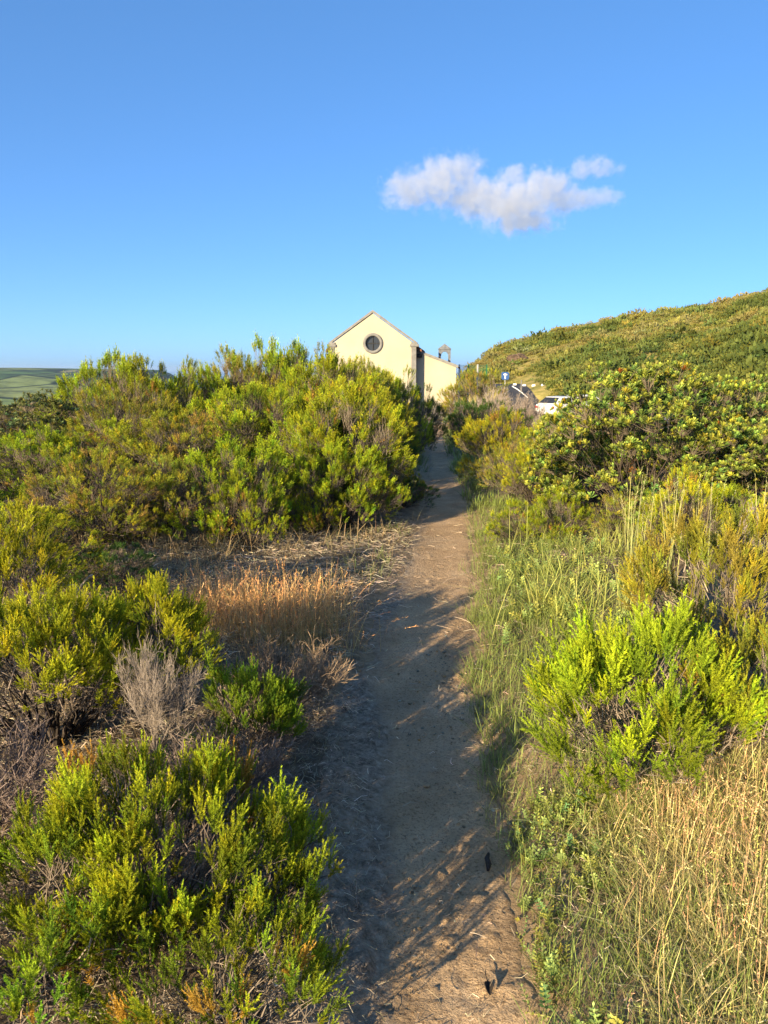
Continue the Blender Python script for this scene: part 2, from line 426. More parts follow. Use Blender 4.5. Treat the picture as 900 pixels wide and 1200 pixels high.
def crown_points(H, Rr, n, g, lo=-.15, flat=.8):
    """irregular dome of clump centres"""
    a = g.uniform(0, 6.283, n) + np.arange(n) * 2.4; s = g.uniform(lo, 1, n) ** 1.0
    el = np.arcsin(np.clip(s, -1, 1)); rad = g.uniform(.72, 1.1, n) * (1 + .22 * np.sin(a * 2 + g.uniform(0, 6)) * np.cos(el))
    x = Rr * np.cos(el) * np.cos(a) * rad; y = Rr * np.cos(el) * np.sin(a) * rad
    z = H * (.38 + .62 * np.sin(el) * flat * rad / .9)
    return np.stack([x, y, np.maximum(z, H * .16)], -1)

def limbs(acc, base_n, C, H, g, r0, col, spread=.07):
    """stems from the ground to each clump"""
    n = len(C); stems = g.integers(0, base_n, n)
    ang = np.arange(base_n) * 6.283 / base_n + g.uniform(0, 6)
    b = np.stack([np.cos(ang) * spread, np.sin(ang) * spread, np.full(base_n, -.06)], -1) * H
    order = np.arctan2(C[:, 1], C[:, 0]); stems = ((order - ang[0]) / 6.283 * base_n).round().astype(int) % base_n
    k = 8; t = np.linspace(0, 1, k)[None, :, None]
    A = b[stems][:, None]; E = C[:, None]
    fork = unit(np.array([np.cos(ang), np.sin(ang), np.full(base_n, 1.7)]).T) * H * .28
    M = (b + fork)[stems][:, None]
    Pp = (1 - t) ** 2 * A + 2 * t * (1 - t) * (M * .55 + (A + E) * .225) + t * t * E
    wob = g.normal(0, .022 * H, (n, k, 3)) * np.sin(t * math.pi) ** .6
    Pp = Pp + wob
    rr = r0 * (1 - .82 * np.linspace(0, 1, k))[None] * g.uniform(.7, 1.2, (n, 1))
    V, F = tubes(Pp, rr, 5)
    c = np.array(col) * np.exp(g.normal(0, .25, (n, 1, 1))) * np.ones((n, k * 5, 3))
    acc.add(V, F, c.reshape(-1, 3))
    return Pp

def make_heath(name, H, Rr, seed, clumps, per, protos, plen, old, new, var=.2, odd_frac=.0, oddcol=(.40, .24, .05),
               stems=6, r0=.012, bark=(.10, .075, .055), upright=.9, rc=.17, twigs=1.0, twigcol=(.17, .135, .105), flat=.8, lo=-.15, tw=.0016):
    g = np.random.default_rng(seed)
    root = empty(name, (0, 0, 0))
    C = crown_points(H, Rr, clumps, g, lo, flat)
    wood = Acc(); limbs(wood, stems, C * np.array([.93, .93, .9]), H, g, r0, bark)
    cid = np.repeat(np.arange(clumps), per)
    cr = rc * g.uniform(.7, 1.3, clumps)[cid, None]
    cout = unit(C - np.array([0, 0, H * .3]))
    off = unit(g.normal(0, 1, (len(cid), 3)) + .7 * cout[cid] + np.array([0, 0, .5])) * g.uniform(.55, 1, (len(cid), 1))
    P = C[cid] + off * cr
    outw = unit(P - np.array([0, 0, H * .35])); outw = unit(outw * np.array([1, 1, .5]) + off * .6)
    Dd = outw * (1.3 - upright) + off * .25 + np.array([0, 0, 1]) * upright + g.normal(0, .14, P.shape)
    S = plen * g.uniform(.55, 1.2, len(P)) * (.8 + .35 * np.clip(off[:, 2] + .2, 0, 1))
    # clump-wide colour: some clumps fresher than others
    odd_cl = g.uniform(0, 1, clumps) < odd_frac
    odd = odd_cl[cid] & (g.uniform(0, 1, len(cid)) < .6)
    fol = Acc()
    age = np.clip(g.normal(.62, .3, clumps), 0, 1)[cid]
    for lo_, hi_ in ((0, .34), (.34, .67), (.67, 1.01)):
        m = (age >= lo_) & (age < hi_)
        if m.any():
            f = (lo_ + min(hi_, 1)) / 2
            scatter_protos(fol, protos, P[m], Dd[m], S[m], old * (1 + .15 * f), old * .9 + (new - old * .9) * (.35 + .7 * f), var, g, odd[m], oddcol)
    # twigs to every spray, and bare ones
    src = C[cid] * np.array([.9, .9, .86]) + g.normal(0, .03, P.shape)
    mid = (src + P) / 2 + g.normal(0, .025, P.shape) * H
    V, F = tubes(np.stack([src, mid, P + unit(Dd) * plen * .25], 1), np.tile(np.array([2.0, 1.4, .8]) * tw, (len(P), 1)), 3)
    wood.add(V, F, np.array(twigcol) * np.ones((len(V), 3)) * np.repeat(np.exp(g.normal(0, .3, len(P))), 9)[:, None])
    nb = int(len(P) * twigs)
    if nb:
        i = g.integers(0, clumps, nb); s = C[i] * g.uniform(.45, .95, (nb, 1)) + g.normal(0, .05 * H, (nb, 3))
        dd = unit(unit(s * np.array([1, 1, .2])) * .8 + g.normal(0, .5, (nb, 3)) + np.array([0, 0, .35])); ln = g.uniform(.06, .2, (nb, 1)) * (H ** .5)
        V, F = tubes(np.stack([s, s + dd * ln * .5 + g.normal(0, .008, s.shape), s + dd * ln + g.normal(0, .015, s.shape)], 1), np.tile(np.array([1.5, 1.1, .5]) * tw, (nb, 1)), 3)
        wood.add(V, F, np.array(twigcol) * 1.15 * np.ones((len(V), 3)) * np.repeat(np.exp(g.normal(0, .3, nb)), 9)[:, None])
    wood.build('branches', M_BARK, root); fol.build('foliage', M_LEAF, root)
    return root

def make_broad(name, H, Rr, seed, clumps, per, leaf, old, new, rc=.2, var=.22, tw=.002, lo=-.5, odd_frac=0., oddcol=(.3, .12, .02)):
    g = np.random.default_rng(seed); root = empty(name, (0, 0, 0))
    C = crown_points(H, Rr, clumps, g, lo, .85); wood = Acc()
    limbs(wood, 5, C * .9, H, g, .008, (.07, .055, .042))
    cid = np.repeat(np.arange(clumps), per)
    off = unit(g.normal(0, 1, (len(cid), 3))) * g.uniform(.2, 1, (len(cid), 1)); off[:, 2] = np.abs(off[:, 2]) - .2
    P = C[cid] + off * rc * g.uniform(.7, 1.3, clumps)[cid, None]
    Dd = unit(P - np.array([0, 0, H * .4])) * .5 + np.array([0, 0, .9]) + g.normal(0, .25, P.shape)
    S = leaf * g.uniform(.7, 1.2, len(P)); fol = Acc()
    odd = g.uniform(0, 1, len(P)) < odd_frac
    scatter_protos(fol, ROS, P, Dd, S, old, new, var, g, odd, oddcol)
    src = C[cid] * .9; V, F = tubes(np.stack([src, (src + P) / 2 + g.normal(0, .02, P.shape), P], 1), np.tile(np.array([1.6, 1.2, .9]) * tw, (len(P), 1)), 3)
    wood.add(V, F, (.16, .13, .09))
    wood.build('branches', M_BARK, root); fol.build('foliage', M_BROAD, root)
    return root

def make_dead(name, H, Rr, seed, col, n1=9, n2=7, n3=7, n4=4, r=.006, stem=.25, fine=.0011):
    g = np.random.default_rng(seed); root = empty(name, (0, 0, 0)); A = Acc()
    def level(P0, D0, ln, r0, r1, spread, up, k=5):
        n = len(P0); d = unit(D0 + g.normal(0, spread, D0.shape) + np.array([0, 0, up])); pts = [P0]; p = P0
        for j in range(k - 1):
            d = unit(d + g.normal(0, .13, d.shape) + np.array([0, 0, .04])); p = p + d * ln[:, None] / (k - 1); pts.append(p)
        Pp = np.stack(pts, 1); rr = np.linspace(r0, r1, k)[None] * np.ones((n, 1))
        V, F = tubes(Pp, rr, 4 if r0 > .002 else 3)
        s = 4 if r0 > .002 else 3
        A.add(V, F, np.array(col) * np.repeat(np.exp(g.normal(0, .22, n)), k * s)[:, None] * np.ones((1, 3)))
        return Pp, d
    def kids(Pp, m, lo=.25):
        n, k, _ = Pp.shape; t = g.uniform(lo, 1, (n, m)) * (k - 1); i = np.minimum(t.astype(int), k - 2); f = (t - i)[..., None]
        ii = np.arange(n)[:, None]; a = Pp[ii, i]; b = Pp[ii, i + 1]
        return (a + (b - a) * f).reshape(-1, 3), unit(b - a).reshape(-1, 3)
    a = np.arange(n1) * 6.283 / n1; w = Rr / H
    st = np.zeros((n1, 3)); st[:, 2] = stem * H
    V, F = tubes(np.array([[[0, 0, -.05], [.015 * H, 0, stem * H * .5], [0, 0, stem * H * 1.02]]]), np.array([[r * 1.6, r * 1.4, r * 1.2]]), 6); A.add(V, F, np.array(col) * .6)
    P1, _ = level(st, np.stack([np.cos(a) * w, np.sin(a) * w, np.full(n1, .75)], -1) , np.full(n1, H * .6), r, r * .45, .22, .1)
    p, d = kids(P1, n2); P2, _ = level(p, d, H * .38 * g.uniform(.6, 1.1, len(p)), r * .45, r * .22, .45, .2)
    p, d = kids(P2, n3, .15); P3, _ = level(p, d, H * .2 * g.uniform(.5, 1.1, len(p)), max(fine * 1.3, r * .18), fine, .5, .25, 4)
    if n4:
        p, d = kids(P3, n4, .1); level(p, d, H * .1 * g.uniform(.5, 1.2, len(p)), fine, fine * .6, .5, .2, 3)
    A.build('twigs', M_BARK, root)
    return root

def place(root, x, y, rz=0, s=1.0, label=None, cat='shrub', group=None, dz=0, sz=None):
    root.location = (x, y, ground_z(x, y) + dz); root.rotation_euler = (0, 0, rz); root.scale = (s, s, sz or s)
    tag(root, label, cat, group); return root

def copy_tree(o, parent=None):
    c = o.copy(); COL.objects.link(c); c.parent = parent
    for ch in o.children: copy_tree(ch, c)
    return c

def wx(px, d, z=0.):
    """world x of a point seen in column px of the 900-wide photo, d metres ahead at height z"""
    return (px - 450) / FPX * (d * math.cos(PITCH) + (EYE - z) * math.sin(PITCH))

c3 = lambda *a: np.array(a, float)
OLD, NEW = c3(.065, .10, .014), c3(.30, .36, .022)
OLIVE, OLIVEN = c3(.12, .13, .025), c3(.22, .23, .03)
DARKO, DARKN = c3(.035, .07, .02), c3(.07, .13, .025)

# ---- near shrubs, each built for itself
s = make_heath('heath_shrub', .42, .35, 1, 58, 14, PL_HI, .098, OLD, c3(.52, .60, .022), .18, .14, oddcol=(.52, .31, .05), upright=1.0, rc=.07, stems=9, r0=.005, twigs=.8, lo=-.3, tw=.0012)
place(s, wx(190, 1.98), 1.95, .4, 1, 'nearest shrub at the lower left, upright green sprays with orange tips beside the path')
s = make_heath('heath_shrub', .53, .47, 2, 46, 17, PL_HI, .11, OLD, c3(.62, .62, .022), .14, .03, upright=.75, rc=.085, stems=6, r0=.011, twigs=.5, bark=(.05, .04, .033), flat=.85, lo=.1, tw=.0012)
place(s, wx(60, 3.0), 3.05, 2.2, 1, 'yellow-green shrub with rounded clumps over dark twisted trunks, behind the nearest left shrub')
s = make_heath('heath_shrub', .52, .27, 7, 26, 16, PL_HI, .10, OLD, c3(.62, .62, .022), .14, .0, upright=.7, rc=.08, stems=5, r0=.009, twigs=.5, bark=(.05, .04, .033), flat=.85, lo=.1, tw=.0012)
place(s, wx(172, 3.25), 3.3, .2, 1, 'small yellow-green shrub behind the pale grey leafless shrub')
s = make_heath('heath_shrub', .70, .34, 3, 24, 15, PL_HI, .11, OLD, c3(.62, .62, .022), .14, .0, upright=.75, rc=.085, stems=5, r0=.010, twigs=.5, tw=.0012)
place(s, wx(15, 3.9), 3.9, .7, 1, 'bright shrub at the left edge, behind the one with dark twisted trunks')
s = make_heath('heath_shrub', .32, .19, 4, 24, 12, PL_HI, .09, OLD, c3(.30, .45, .022), .2, .0, upright=.85, rc=.07, stems=5, r0=.005, twigs=.5, tw=.0012)
place(s, wx(290, 2.95), 2.95, 0, 1, 'low deep green shrub between the grey dead shrub and the path')
s = make_heath('heath_shrub', .46, .37, 5, 38, 13, PL_HI, .15, OLD, c3(.52, .60, .022), .14, .04, upright=.9, rc=.09, stems=7, r0=.007, twigs=.4, lo=-.3, tw=.0012)
place(s, wx(755, 2.8), 2.8, 1.1, 1, 'bright shrub with tall finger-like sprays leaning over the shaded grass, right of the path')
s = make_heath('heath_shrub', .68, .36, 6, 34, 13, PL_HI, .12, OLIVE, c3(.46, .44, .035), .18, .45, (.36, .29, .05), upright=.85, rc=.085, stems=6, r0=.008, twigs=.5, tw=.0012)
place(s, wx(845, 3.5), 3.55, 0, 1, 'olive shrub with rusty brown sprays at the right edge, behind the tall finger-like sprays')
s = make_heath('heath_shrub', .42, .26, 8, 22, 10, PL_HI, .12, OLIVE, c3(.42, .43, .03), .18, .25, (.36, .24, .04), upright=.85, rc=.07, stems=5, r0=.006, twigs=.6, tw=.0012)
place(s, wx(905, 2.75), 2.8, 2, 1, 'small olive shrub cut off by the right edge above the dry reddish grass')
s = make_dead('dead_shrub', .52, .15, 21, (.22, .18, .15), 11, 8, 8, 5, .0035, .36, .0009)
place(s, wx(180, 2.6), 2.66, 0, .5, sz=.88, dz=.03, label='pale grey leafless shrub on a thin stem amid green shrubs', cat='dead shrub')
s = make_heath('heath_shrub', .30, .30, 9, 34, 9, PL_HI, .095, OLD, c3(.34, .46, .022), .2, .15, oddcol=(.50, .30, .05), upright=.9, rc=.06, stems=8, r0=.004, twigs=1.2, lo=-.4, tw=.0010)
place(s, wx(40, 1.75), 1.72, 1.4, 1, 'low twiggy green shrub in the lower left corner')
s = make_heath('heath_shrub', .24, .24, 10, 28, 9, PL_HI, .09, OLD, c3(.40, .48, .022), .2, .25, oddcol=(.52, .32, .05), upright=.9, rc=.055, stems=8, r0=.004, twigs=1.3, lo=-.4, tw=.0010)
place(s, wx(270, 1.62), 1.6, .3, 1, 'low shrub with orange-tipped sprays at the bottom edge left of the path')
s = make_dead('dead_shrub', .48, .38, 22, (.26, .18, .12), 11, 9, 8, 4, .006, .12)
place(s, wx(335, 3.3), 3.3, 1, .9, 'brown leafless shrub in front of the golden dry grass', 'dead shrub')
s = make_dead('dead_shrub', .36, .30, 23, (.20, .155, .125), 11, 8, 8, 4, .005, .1)
place(s, wx(265, 2.55), 2.5, 1, 1, 'dark grey-brown leafless shrub beside the pale grey one', 'dead shrub')
s = make_dead('dead_shrub', .40, .30, 24, (.22, .17, .14), 10, 8, 7, 4, .005, .1)
place(s, wx(5, 2.35), 2.35, 1, 1, 'grey-brown leafless shrub at the left edge beside the nearest shrub', 'dead shrub')

# ---- mid-distance kinds
mid = dict(upright=.6, rc=.15, stems=7, r0=.012, twigs=.2, tw=.0018, lo=-.42, bark=(.06, .048, .038), twigcol=(.13, .105, .08))
KIND = {
 'bright': make_heath('heath_shrub', 1.3, .85, 31, 66, 20, PL_MID, .135, OLD, c3(.56, .60, .022), .2, .05, **mid),
 'bright2': make_heath('heath_shrub', 1.3, .95, 32, 68, 18, PL_MID, .155, OLD, c3(.46, .56, .022), .22, .08, **{**mid, 'upright': .85}),
 'yellow': make_heath('heath_shrub', 1.2, .80, 33, 60, 20, PL_MID, .125, OLD * 1.1, c3(.64, .60, .025), .18, .03, **mid),
 'rusty': make_heath('heath_shrub', 1.3, .80, 34, 60, 18, PL_MID, .13, OLIVE, c3(.46, .46, .03), .2, .4, oddcol=(.42, .29, .07), **{**mid, 'twigs': .5}),
 'olive': make_heath('heath_shrub', 1.3, .90, 35, 62, 18, PL_MID, .13, OLIVE, c3(.40, .40, .04), .22, .15, oddcol=(.3, .22, .08), **{**mid, 'twigs': .6}),
 'dark': make_heath('heath_shrub', 1.5, .95, 36, 66, 18, PL_MID, .14, DARKO, c3(.12, .21, .035), .22, .0, **mid),
}
BROAD = {
 'leathery': make_broad('broadleaf_shrub', 1.5, 1.0, 41, 100, 19, .068, c3(.07, .11, .022), c3(.36, .42, .06), .17, .28, odd_frac=.008),
 'grey': make_broad('broadleaf_shrub', 1.3, .8, 42, 50, 14, .08, c3(.04, .06, .02), c3(.18, .21, .06), .2, .25),
}
GREYS = {
 'dead': make_dead('dead_shrub', 1.3, .9, 51, (.27, .22, .18), 11, 8, 7, 3, .014, .1, .0032),
}
SRC = {**KIND, **BROAD, **GREYS}; used = set()
def put(kind, px, d, top, label, group=None, wide=1.0, rz=None, X=None):
    """a shrub in column px, d metres ahead, its top at photo row `top`"""
    o = SRC[kind]
    if kind in used: o = copy_tree(o)
    used.add(kind)
    x = wx(px, d) if X is None else X
    gz = ground_z(x, d)
    ztop = EYE - d * math.tan(math.atan((top - 600) / FPX) + PITCH)
    h0 = {'bright': 1.35, 'bright2': 1.38, 'yellow': 1.25, 'rusty': 1.35, 'olive': 1.35, 'dark': 1.6, 'leathery': 1.36, 'grey': 1.2, 'dead': 1.35}[kind]
    sz = max(ztop - gz, .35) / h0
    sxy = (sz * .5 + .5) * wide
    place(o, x, d, rng.uniform(0, 6.283) if rz is None else rz, sxy, label, 'shrub' if kind != 'dead' else 'dead shrub', group, sz=sz)
    return o

# left thicket, from the front row back
put('dark', 135, 5.0, 640, 'low dark green shrub in the dry grass left of the path', wide=.55)
put('yellow', 20, 5.6, 595, 'yellowish shrub at the left edge in the front row of the thicket', wide=.8)
put('rusty', 110, 6.2, 535, 'rusty-tipped shrub in the front row of the left thicket, beside the yellowish one', wide=.8)
put('olive', 195, 6.7, 535, 'olive shrub with grey twigs in the front row of the left thicket', wide=.7)
put('yellow', 150, 6.3, 580, 'small yellow shrub at the foot of the left thicket', wide=.5)
put('bright2', 270, 7.0, 520, 'dense green shrub with long upright sprays in the front row left of the path', wide=.85)
put('bright', 292, 6.5, 560, 'lone upright bright spray shrub standing before the dense green one', wide=.38)
put('bright2', 355, 7.9, 520, 'green shrub in the middle of the front row left of the path', wide=.8)
put('bright2', 395, 7.6, 528, 'leafy green shrub between the middle of the front row and the bulging corner shrub', wide=.7)
put('bright', 42, 5.0, 612, 'bright spreading shrub at the left edge, lowest of the front row of the thicket', wide=.62)
put('yellow', 368, 7.3, 575, 'small yellow-green shrub at the foot of the thicket near the path', wide=.42)
put('bright', 402, 8.6, 464, 'tall bright shrub bulging towards the path at the corner of the left thicket', wide=.88)
put('dark', 470, 8.9, 560, 'dark low shrub at the path edge under the corner of the left thicket', wide=.55)
put('yellow', 482, 9.3, 578, 'small golden-green shrub at the very edge of the path', wide=.35)
put('rusty', 215, 8.4, 490, 'rusty and green shrub in the second row of the left thicket')
put('bright', 110, 8.3, 500, 'bright green shrub in the second row near the left edge')
put('bright2', 30, 7.8, 510, 'green shrub at the left edge in the second row of the thicket')
put('bright', 310, 9.6, 462, 'bright shrub with golden tips in the second row of the left thicket')
put('yellow', 395, 10.5, 452, 'golden-green rounded shrub behind the corner of the left thicket')
put('rusty', 440, 11.5, 465, 'brown-tipped shrub behind the corner bush, left of the path', wide=.8)
put('bright2', 440, 12.5, 478, 'rounded mid-green shrub low at the path side of the left thicket', wide=.62)
put('grey', 25, 10.0, 462, 'dark broad-leaved shrub at the left edge with the far hill above it', wide=1.0)
put('grey', 72, 11.5, 458, 'dark broad-leaved shrub below the far green hill, second from the left edge', wide=.8)
put('bright2', 128, 11.0, 420, 'tall shrub on the left skyline rising above the far hill', wide=.85)
put('bright', 190, 11.0, 428, 'rounded skyline shrub right beside the tall left one', wide=.75)
put('olive', 150, 9.6, 455, 'olive shrub below the tall shrub of the left skyline', wide=.8)
put('bright2', 250, 12.5, 436, 'green shrub at the dip of the left skyline', wide=.8)
put('olive', 285, 13.0, 412, 'olive and brown shrub on the skyline right of its dip', wide=.8)
put('bright2', 322, 13.5, 405, 'green skyline shrub, topmost of the left thicket', wide=.85)
put('olive', 365, 14.0, 408, 'brownish shrub on the skyline just left of the chapel gable', wide=.95)
put('olive', 415, 14.5, 424, 'olive brown shrub on the skyline below the round window', wide=.8)
put('bright', 385, 12.2, 428, 'bright shrub below the skyline left of the chapel')
put('bright', 450, 15.5, 438, 'shrub with lit clumps in front of the chapel wall, left of the path', wide=.75)
put('dark', 484, 17.0, 449, 'dark green shrub at the path in front of the annex wall', wide=.6)
put('dark', 489, 20.0, 462, 'dark shrub farthest along the left side of the path', wide=.55)
put('dark', 430, 11.0, 500, 'dark shrub in the shade behind the corner bush of the left thicket', wide=.8)
GL = 'filler shrubs deep in the left thicket'
for px, d, top, k in ((60, 14, 470, 'olive'), (250, 10.5, 465, 'bright2'), (350, 11.2, 448, 'bright2'), (330, 16, 425, 'olive'), (200, 14, 450, 'bright2'), (420, 18, 438, 'bright2'),
                      (395, 20, 432, 'olive'), (300, 18, 430, 'olive'), (120, 16, 450, 'bright'), (0, 13, 480, 'olive'), (-60, 9, 520, 'bright'), (-90, 12, 470, 'olive'), (-70, 6.5, 560, 'bright2'), (440, 23, 446, 'bright2'), (420, 27, 446, 'olive')):
    put(k, px, d, top, 'green heath shrub half hidden deep in the thicket left of the path', GL)

# right side
put('leathery', 755, 7.3, 440, 'large leathery-leaved shrub right of the path, tallest in the middle of its bank', wide=.95)
put('leathery', 820, 7.9, 452, 'leathery-leaved shrub behind tall grass, right of the largest one', wide=.9)
put('leathery', 860, 7.0, 500, 'leathery-leaved shrub with pale twigs near the right edge', wide=.85)
put('leathery', 925, 8.2, 488, 'leathery-leaved shrub cut by the right edge below the hillside', wide=.9)
put('yellow', 590, 10.5, 483, 'golden-green shrub right of the path in front of the dark hedge shrubs', wide=.72)
put('olive', 612, 9.0, 515, 'olive shrub right of the path, below the golden-green one', wide=.6)
put('yellow', 628, 8.4, 520, 'yellowish rounded shrub left of the large leathery-leaved shrub', wide=.6)
put('bright', 612, 6.9, 590, 'bright shrub overhanging the right edge of the path', wide=.42)
put('yellow', 790, 5.7, 555, 'bright yellow-green shrub standing before the leathery-leaved shrubs', wide=.42)
put('leathery', 690, 8.6, 478, 'leathery-leaved shrub with its top just below the white parapet', wide=.8)
put('bright', 648, 10.0, 492, 'green shrub behind the large leathery-leaved shrub by the pale road', wide=.7)
put('dark', 551, 19, 470, 'dark shrub right of the path opposite the chapel plinth', wide=.62)
put('dark', 570, 21, 468, 'dark shrub right of the path under the grey bare shrubs', wide=.75)
put('dark', 541, 24, 466, 'dark upright shrub touching the annex corner', wide=.42)
put('dark', 600, 21, 478, 'dark shrub between the grey bare shrubs and the golden-green one', wide=.8)
put('dead', 572, 26, 447, 'grey bare shrub right of the annex wall', wide=1.0)
put('dead', 600, 25, 455, 'grey bare shrub in front of the blue road sign', wide=1.1)
put('dead', 628, 24, 466, 'grey bare shrub left of the dark road', wide=1.0)
put('rusty', 560, 34, 440, 'brownish shrub by the annex below the green fence', wide=1.1)
put('dead', 640, 15, 486, 'pale bare shrub behind the yellowish rounded shrub', wide=.55)
put('dead', 862, 5.6, 585, 'bare twiggy shrub in the tall grass near the right edge', wide=.4)
put('bright2', 655, 6.7, 572, 'small green heath shrub at the dark foot of the leathery-leaved shrubs, nearest the path', wide=.45)
put('olive', 725, 6.5, 580, 'olive heath shrub at the foot of the largest leathery-leaved shrub', wide=.5)
put('bright', 850, 6.1, 575, 'green heath shrub between the tall grass and the right edge', wide=.5)
GR = 'filler shrubs behind the right bank'
for px, d, top, k in ((740, 11, 480, 'olive'), (830, 11, 495, 'bright2'), (900, 12, 500, 'olive'), (960, 8, 520, 'bright2'), (660, 16, 495, 'olive'), (720, 20, 490, 'bright2')):
    put(k, px, d, top, 'heath shrub half hidden behind the leathery-leaved shrubs right of the path', GR)
# ------------------------------------------------------------------ grass
def blades(acc, X, Y, ln, wd, lean, az, base, tip, g, bend=.5, z0=-.01, yaw=None):
    n = len(X); Z = height(X, Y) + z0
    t = np.array([0, .4, .75, 1.0]); w = np.array([1, .85, .55, 0])
    d = np.stack([np.cos(az), np.sin(az), np.zeros(n)], -1)
    side = np.stack([-np.sin(az + g.normal(0, .5, n)), np.cos(az), np.zeros(n)], -1)
    hor = (lean[:, None] * t + bend * lean[:, None] * t ** 2.2) * ln[:, None]
    ver = ln[:, None] * t * np.sqrt(np.maximum(1 - np.minimum(lean, .95)[:, None] ** 2 * .8, .05)) * (1 - .35 * bend * lean[:, None] * t)
    c = np.stack([X, Y, Z], -1)[:, None] + d[:, None] * hor[..., None] + np.array([0, 0, 1.]) * ver[..., None]
    Lv = c - side[:, None] * (wd[:, None] * w)[..., None] / 2; Rv = c + side[:, None] * (wd[:, None] * w)[..., None] / 2
    V = np.concatenate([np.stack([Lv[:, :3], Rv[:, :3]], 2).reshape(n, 6, 3), c[:, 3:4]], 1)
    f = np.array([[0, 1, 3], [0, 3, 2], [2, 3, 5], [2, 5, 4], [4, 5, 6]])
    F = (f[None] + 7 * np.arange(n)[:, None, None]).reshape(-1, 3)
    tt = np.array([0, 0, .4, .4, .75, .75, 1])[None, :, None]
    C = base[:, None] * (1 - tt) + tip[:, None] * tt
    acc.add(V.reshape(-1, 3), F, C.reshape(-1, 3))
    return c[:, 3], c[:, 2]

def seedheads(acc, top, low, ln, col, g, k=9, nl=.012, nw=.004):
    n = len(top); ax = unit(top - low); t = np.linspace(-.2, 1, k)[None, :, None]
    P = top[:, None] - ax[:, None] * ln * (1 - t); d = ax[:, None] + g.normal(0, .45, (n, k, 3))
    V, F = needles(P.reshape(-1, 3), d.reshape(-1, 3), np.full(n * k, nl) * g.uniform(.7, 1.2, n * k), np.full(n * k, nw), g)
    acc.add(V.reshape(-1, 3), F, np.repeat(col, k * 3, 0) if len(col) == n else col)

def scatter(n, x0, x1, y0, y1, g, dens=None, clump=None):
    X = g.uniform(x0, x1, n); Y = g.uniform(y0, y1, n)
    if clump: 
        k = np.maximum(n // clump, 1); cx = g.uniform(x0, x1, k); cy = g.uniform(y0, y1, k); i = g.integers(0, k, n)
        X = cx[i] + g.normal(0, .035, n); Y = cy[i] + g.normal(0, .035, n)
    if dens is not None:
        m = g.uniform(0, 1, n) < dens(X, Y); X, Y = X[m], Y[m]
    return X, Y

def jit(c, n, g, v=.2): return np.array(c)[None] * np.exp(g.normal(0, v, (n, 1))) * (1 + g.normal(0, .06, (n, 3)))

def edge_r(X, Y): return X - path_r(Y)
def edge_l(X, Y): return path_l(Y) - X
g = np.random.default_rng(77)

# short green grass along the right edge of the path, and farther along both edges
A = Acc()
def dr(X, Y): return smooth(-.04, .08, edge_r(X, Y) + .17 * fbm(X, Y, 4.5, 3, 71)) * smooth(1.1, .55, edge_r(X, Y)) * (.45 + .55 * smooth(-.35, .2, fbm(X, Y, 2.2, 3, 73)))
for y0, y1, n, l0, w0 in ((1.3, 3, 30000, .085, .0026), (3, 5.5, 36000, .10, .0032), (5.5, 9, 26000, .12, .0042), (9, 15, 16000, .15, .008), (15, 40, 16000, .2, .015)):
    X, Y = scatter(n, -.2, 4.6 if y1 > 16 else 2.6, y0, y1, g, dr, 14); m = len(X)
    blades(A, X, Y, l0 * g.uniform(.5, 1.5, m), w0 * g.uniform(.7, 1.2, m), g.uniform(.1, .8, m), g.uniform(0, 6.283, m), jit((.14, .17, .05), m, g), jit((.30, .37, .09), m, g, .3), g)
def dl(X, Y): return smooth(-.03, .12, edge_l(X, Y) + .12 * fbm(X, Y, 4, 2, 76)) * smooth(.9, .4, edge_l(X, Y)) * smooth(-.2, .4, fbm(X, Y, 1.8, 3, 75)) * .9
for y0, y1, n, l0, w0 in ((1.3, 5.5, 9000, .06, .003), (5.5, 10, 9000, .10, .005), (10, 40, 20000, .2, .012)):
    X, Y = scatter(n, -1.3, 2.4, y0, y1, g, dl, 14); m = len(X)
    blades(A, X, Y, l0 * g.uniform(.5, 1.5, m), w0 * g.uniform(.7, 1.2, m), g.uniform(.1, .8, m), g.uniform(0, 6.283, m), jit((.14, .16, .06), m, g), jit((.28, .31, .10), m, g, .25), g)
tag(A.build('grass', M_GRASS), 'short green grass along both edges of the dirt path', 'grass', kind='stuff')

# tall arching green grass on the right bank
A = Acc()
def dt(X, Y): return smooth(.05, .22, edge_r(X, Y)) * smooth(2.0, 1.5, edge_r(X, Y)) * smooth(-.2, .25, fbm(X, Y, 2.4, 2, 81))
X, Y = scatter(6500, .5, 3.0, 4.3, 6.7, g, dt, 28); m = len(X)
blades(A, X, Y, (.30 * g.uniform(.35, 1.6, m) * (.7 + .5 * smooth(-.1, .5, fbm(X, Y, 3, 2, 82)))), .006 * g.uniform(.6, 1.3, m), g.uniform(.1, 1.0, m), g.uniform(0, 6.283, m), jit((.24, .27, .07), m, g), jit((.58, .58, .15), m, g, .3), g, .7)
X, Y = scatter(90, 1.5, 2.9, 4.6, 5.8, g, None, 12); m = len(X)
t_, l_ = blades(A, X, Y, .62 * g.uniform(.6, 1.25, m), .007 * g.uniform(.7, 1.2, m), g.uniform(.02, .22, m), g.uniform(0, 6.283, m), jit((.26, .28, .09), m, g), jit((.56, .54, .2), m, g), g, .3)
seedheads(A, t_, l_, .12, jit((.36, .34, .15), m, g), g, 12, .02, .006)
tag(A.build('tall_grass', M_GRASS), 'tall arching yellow-green grass on the right bank before the leathery shrubs', 'grass', kind='stuff')

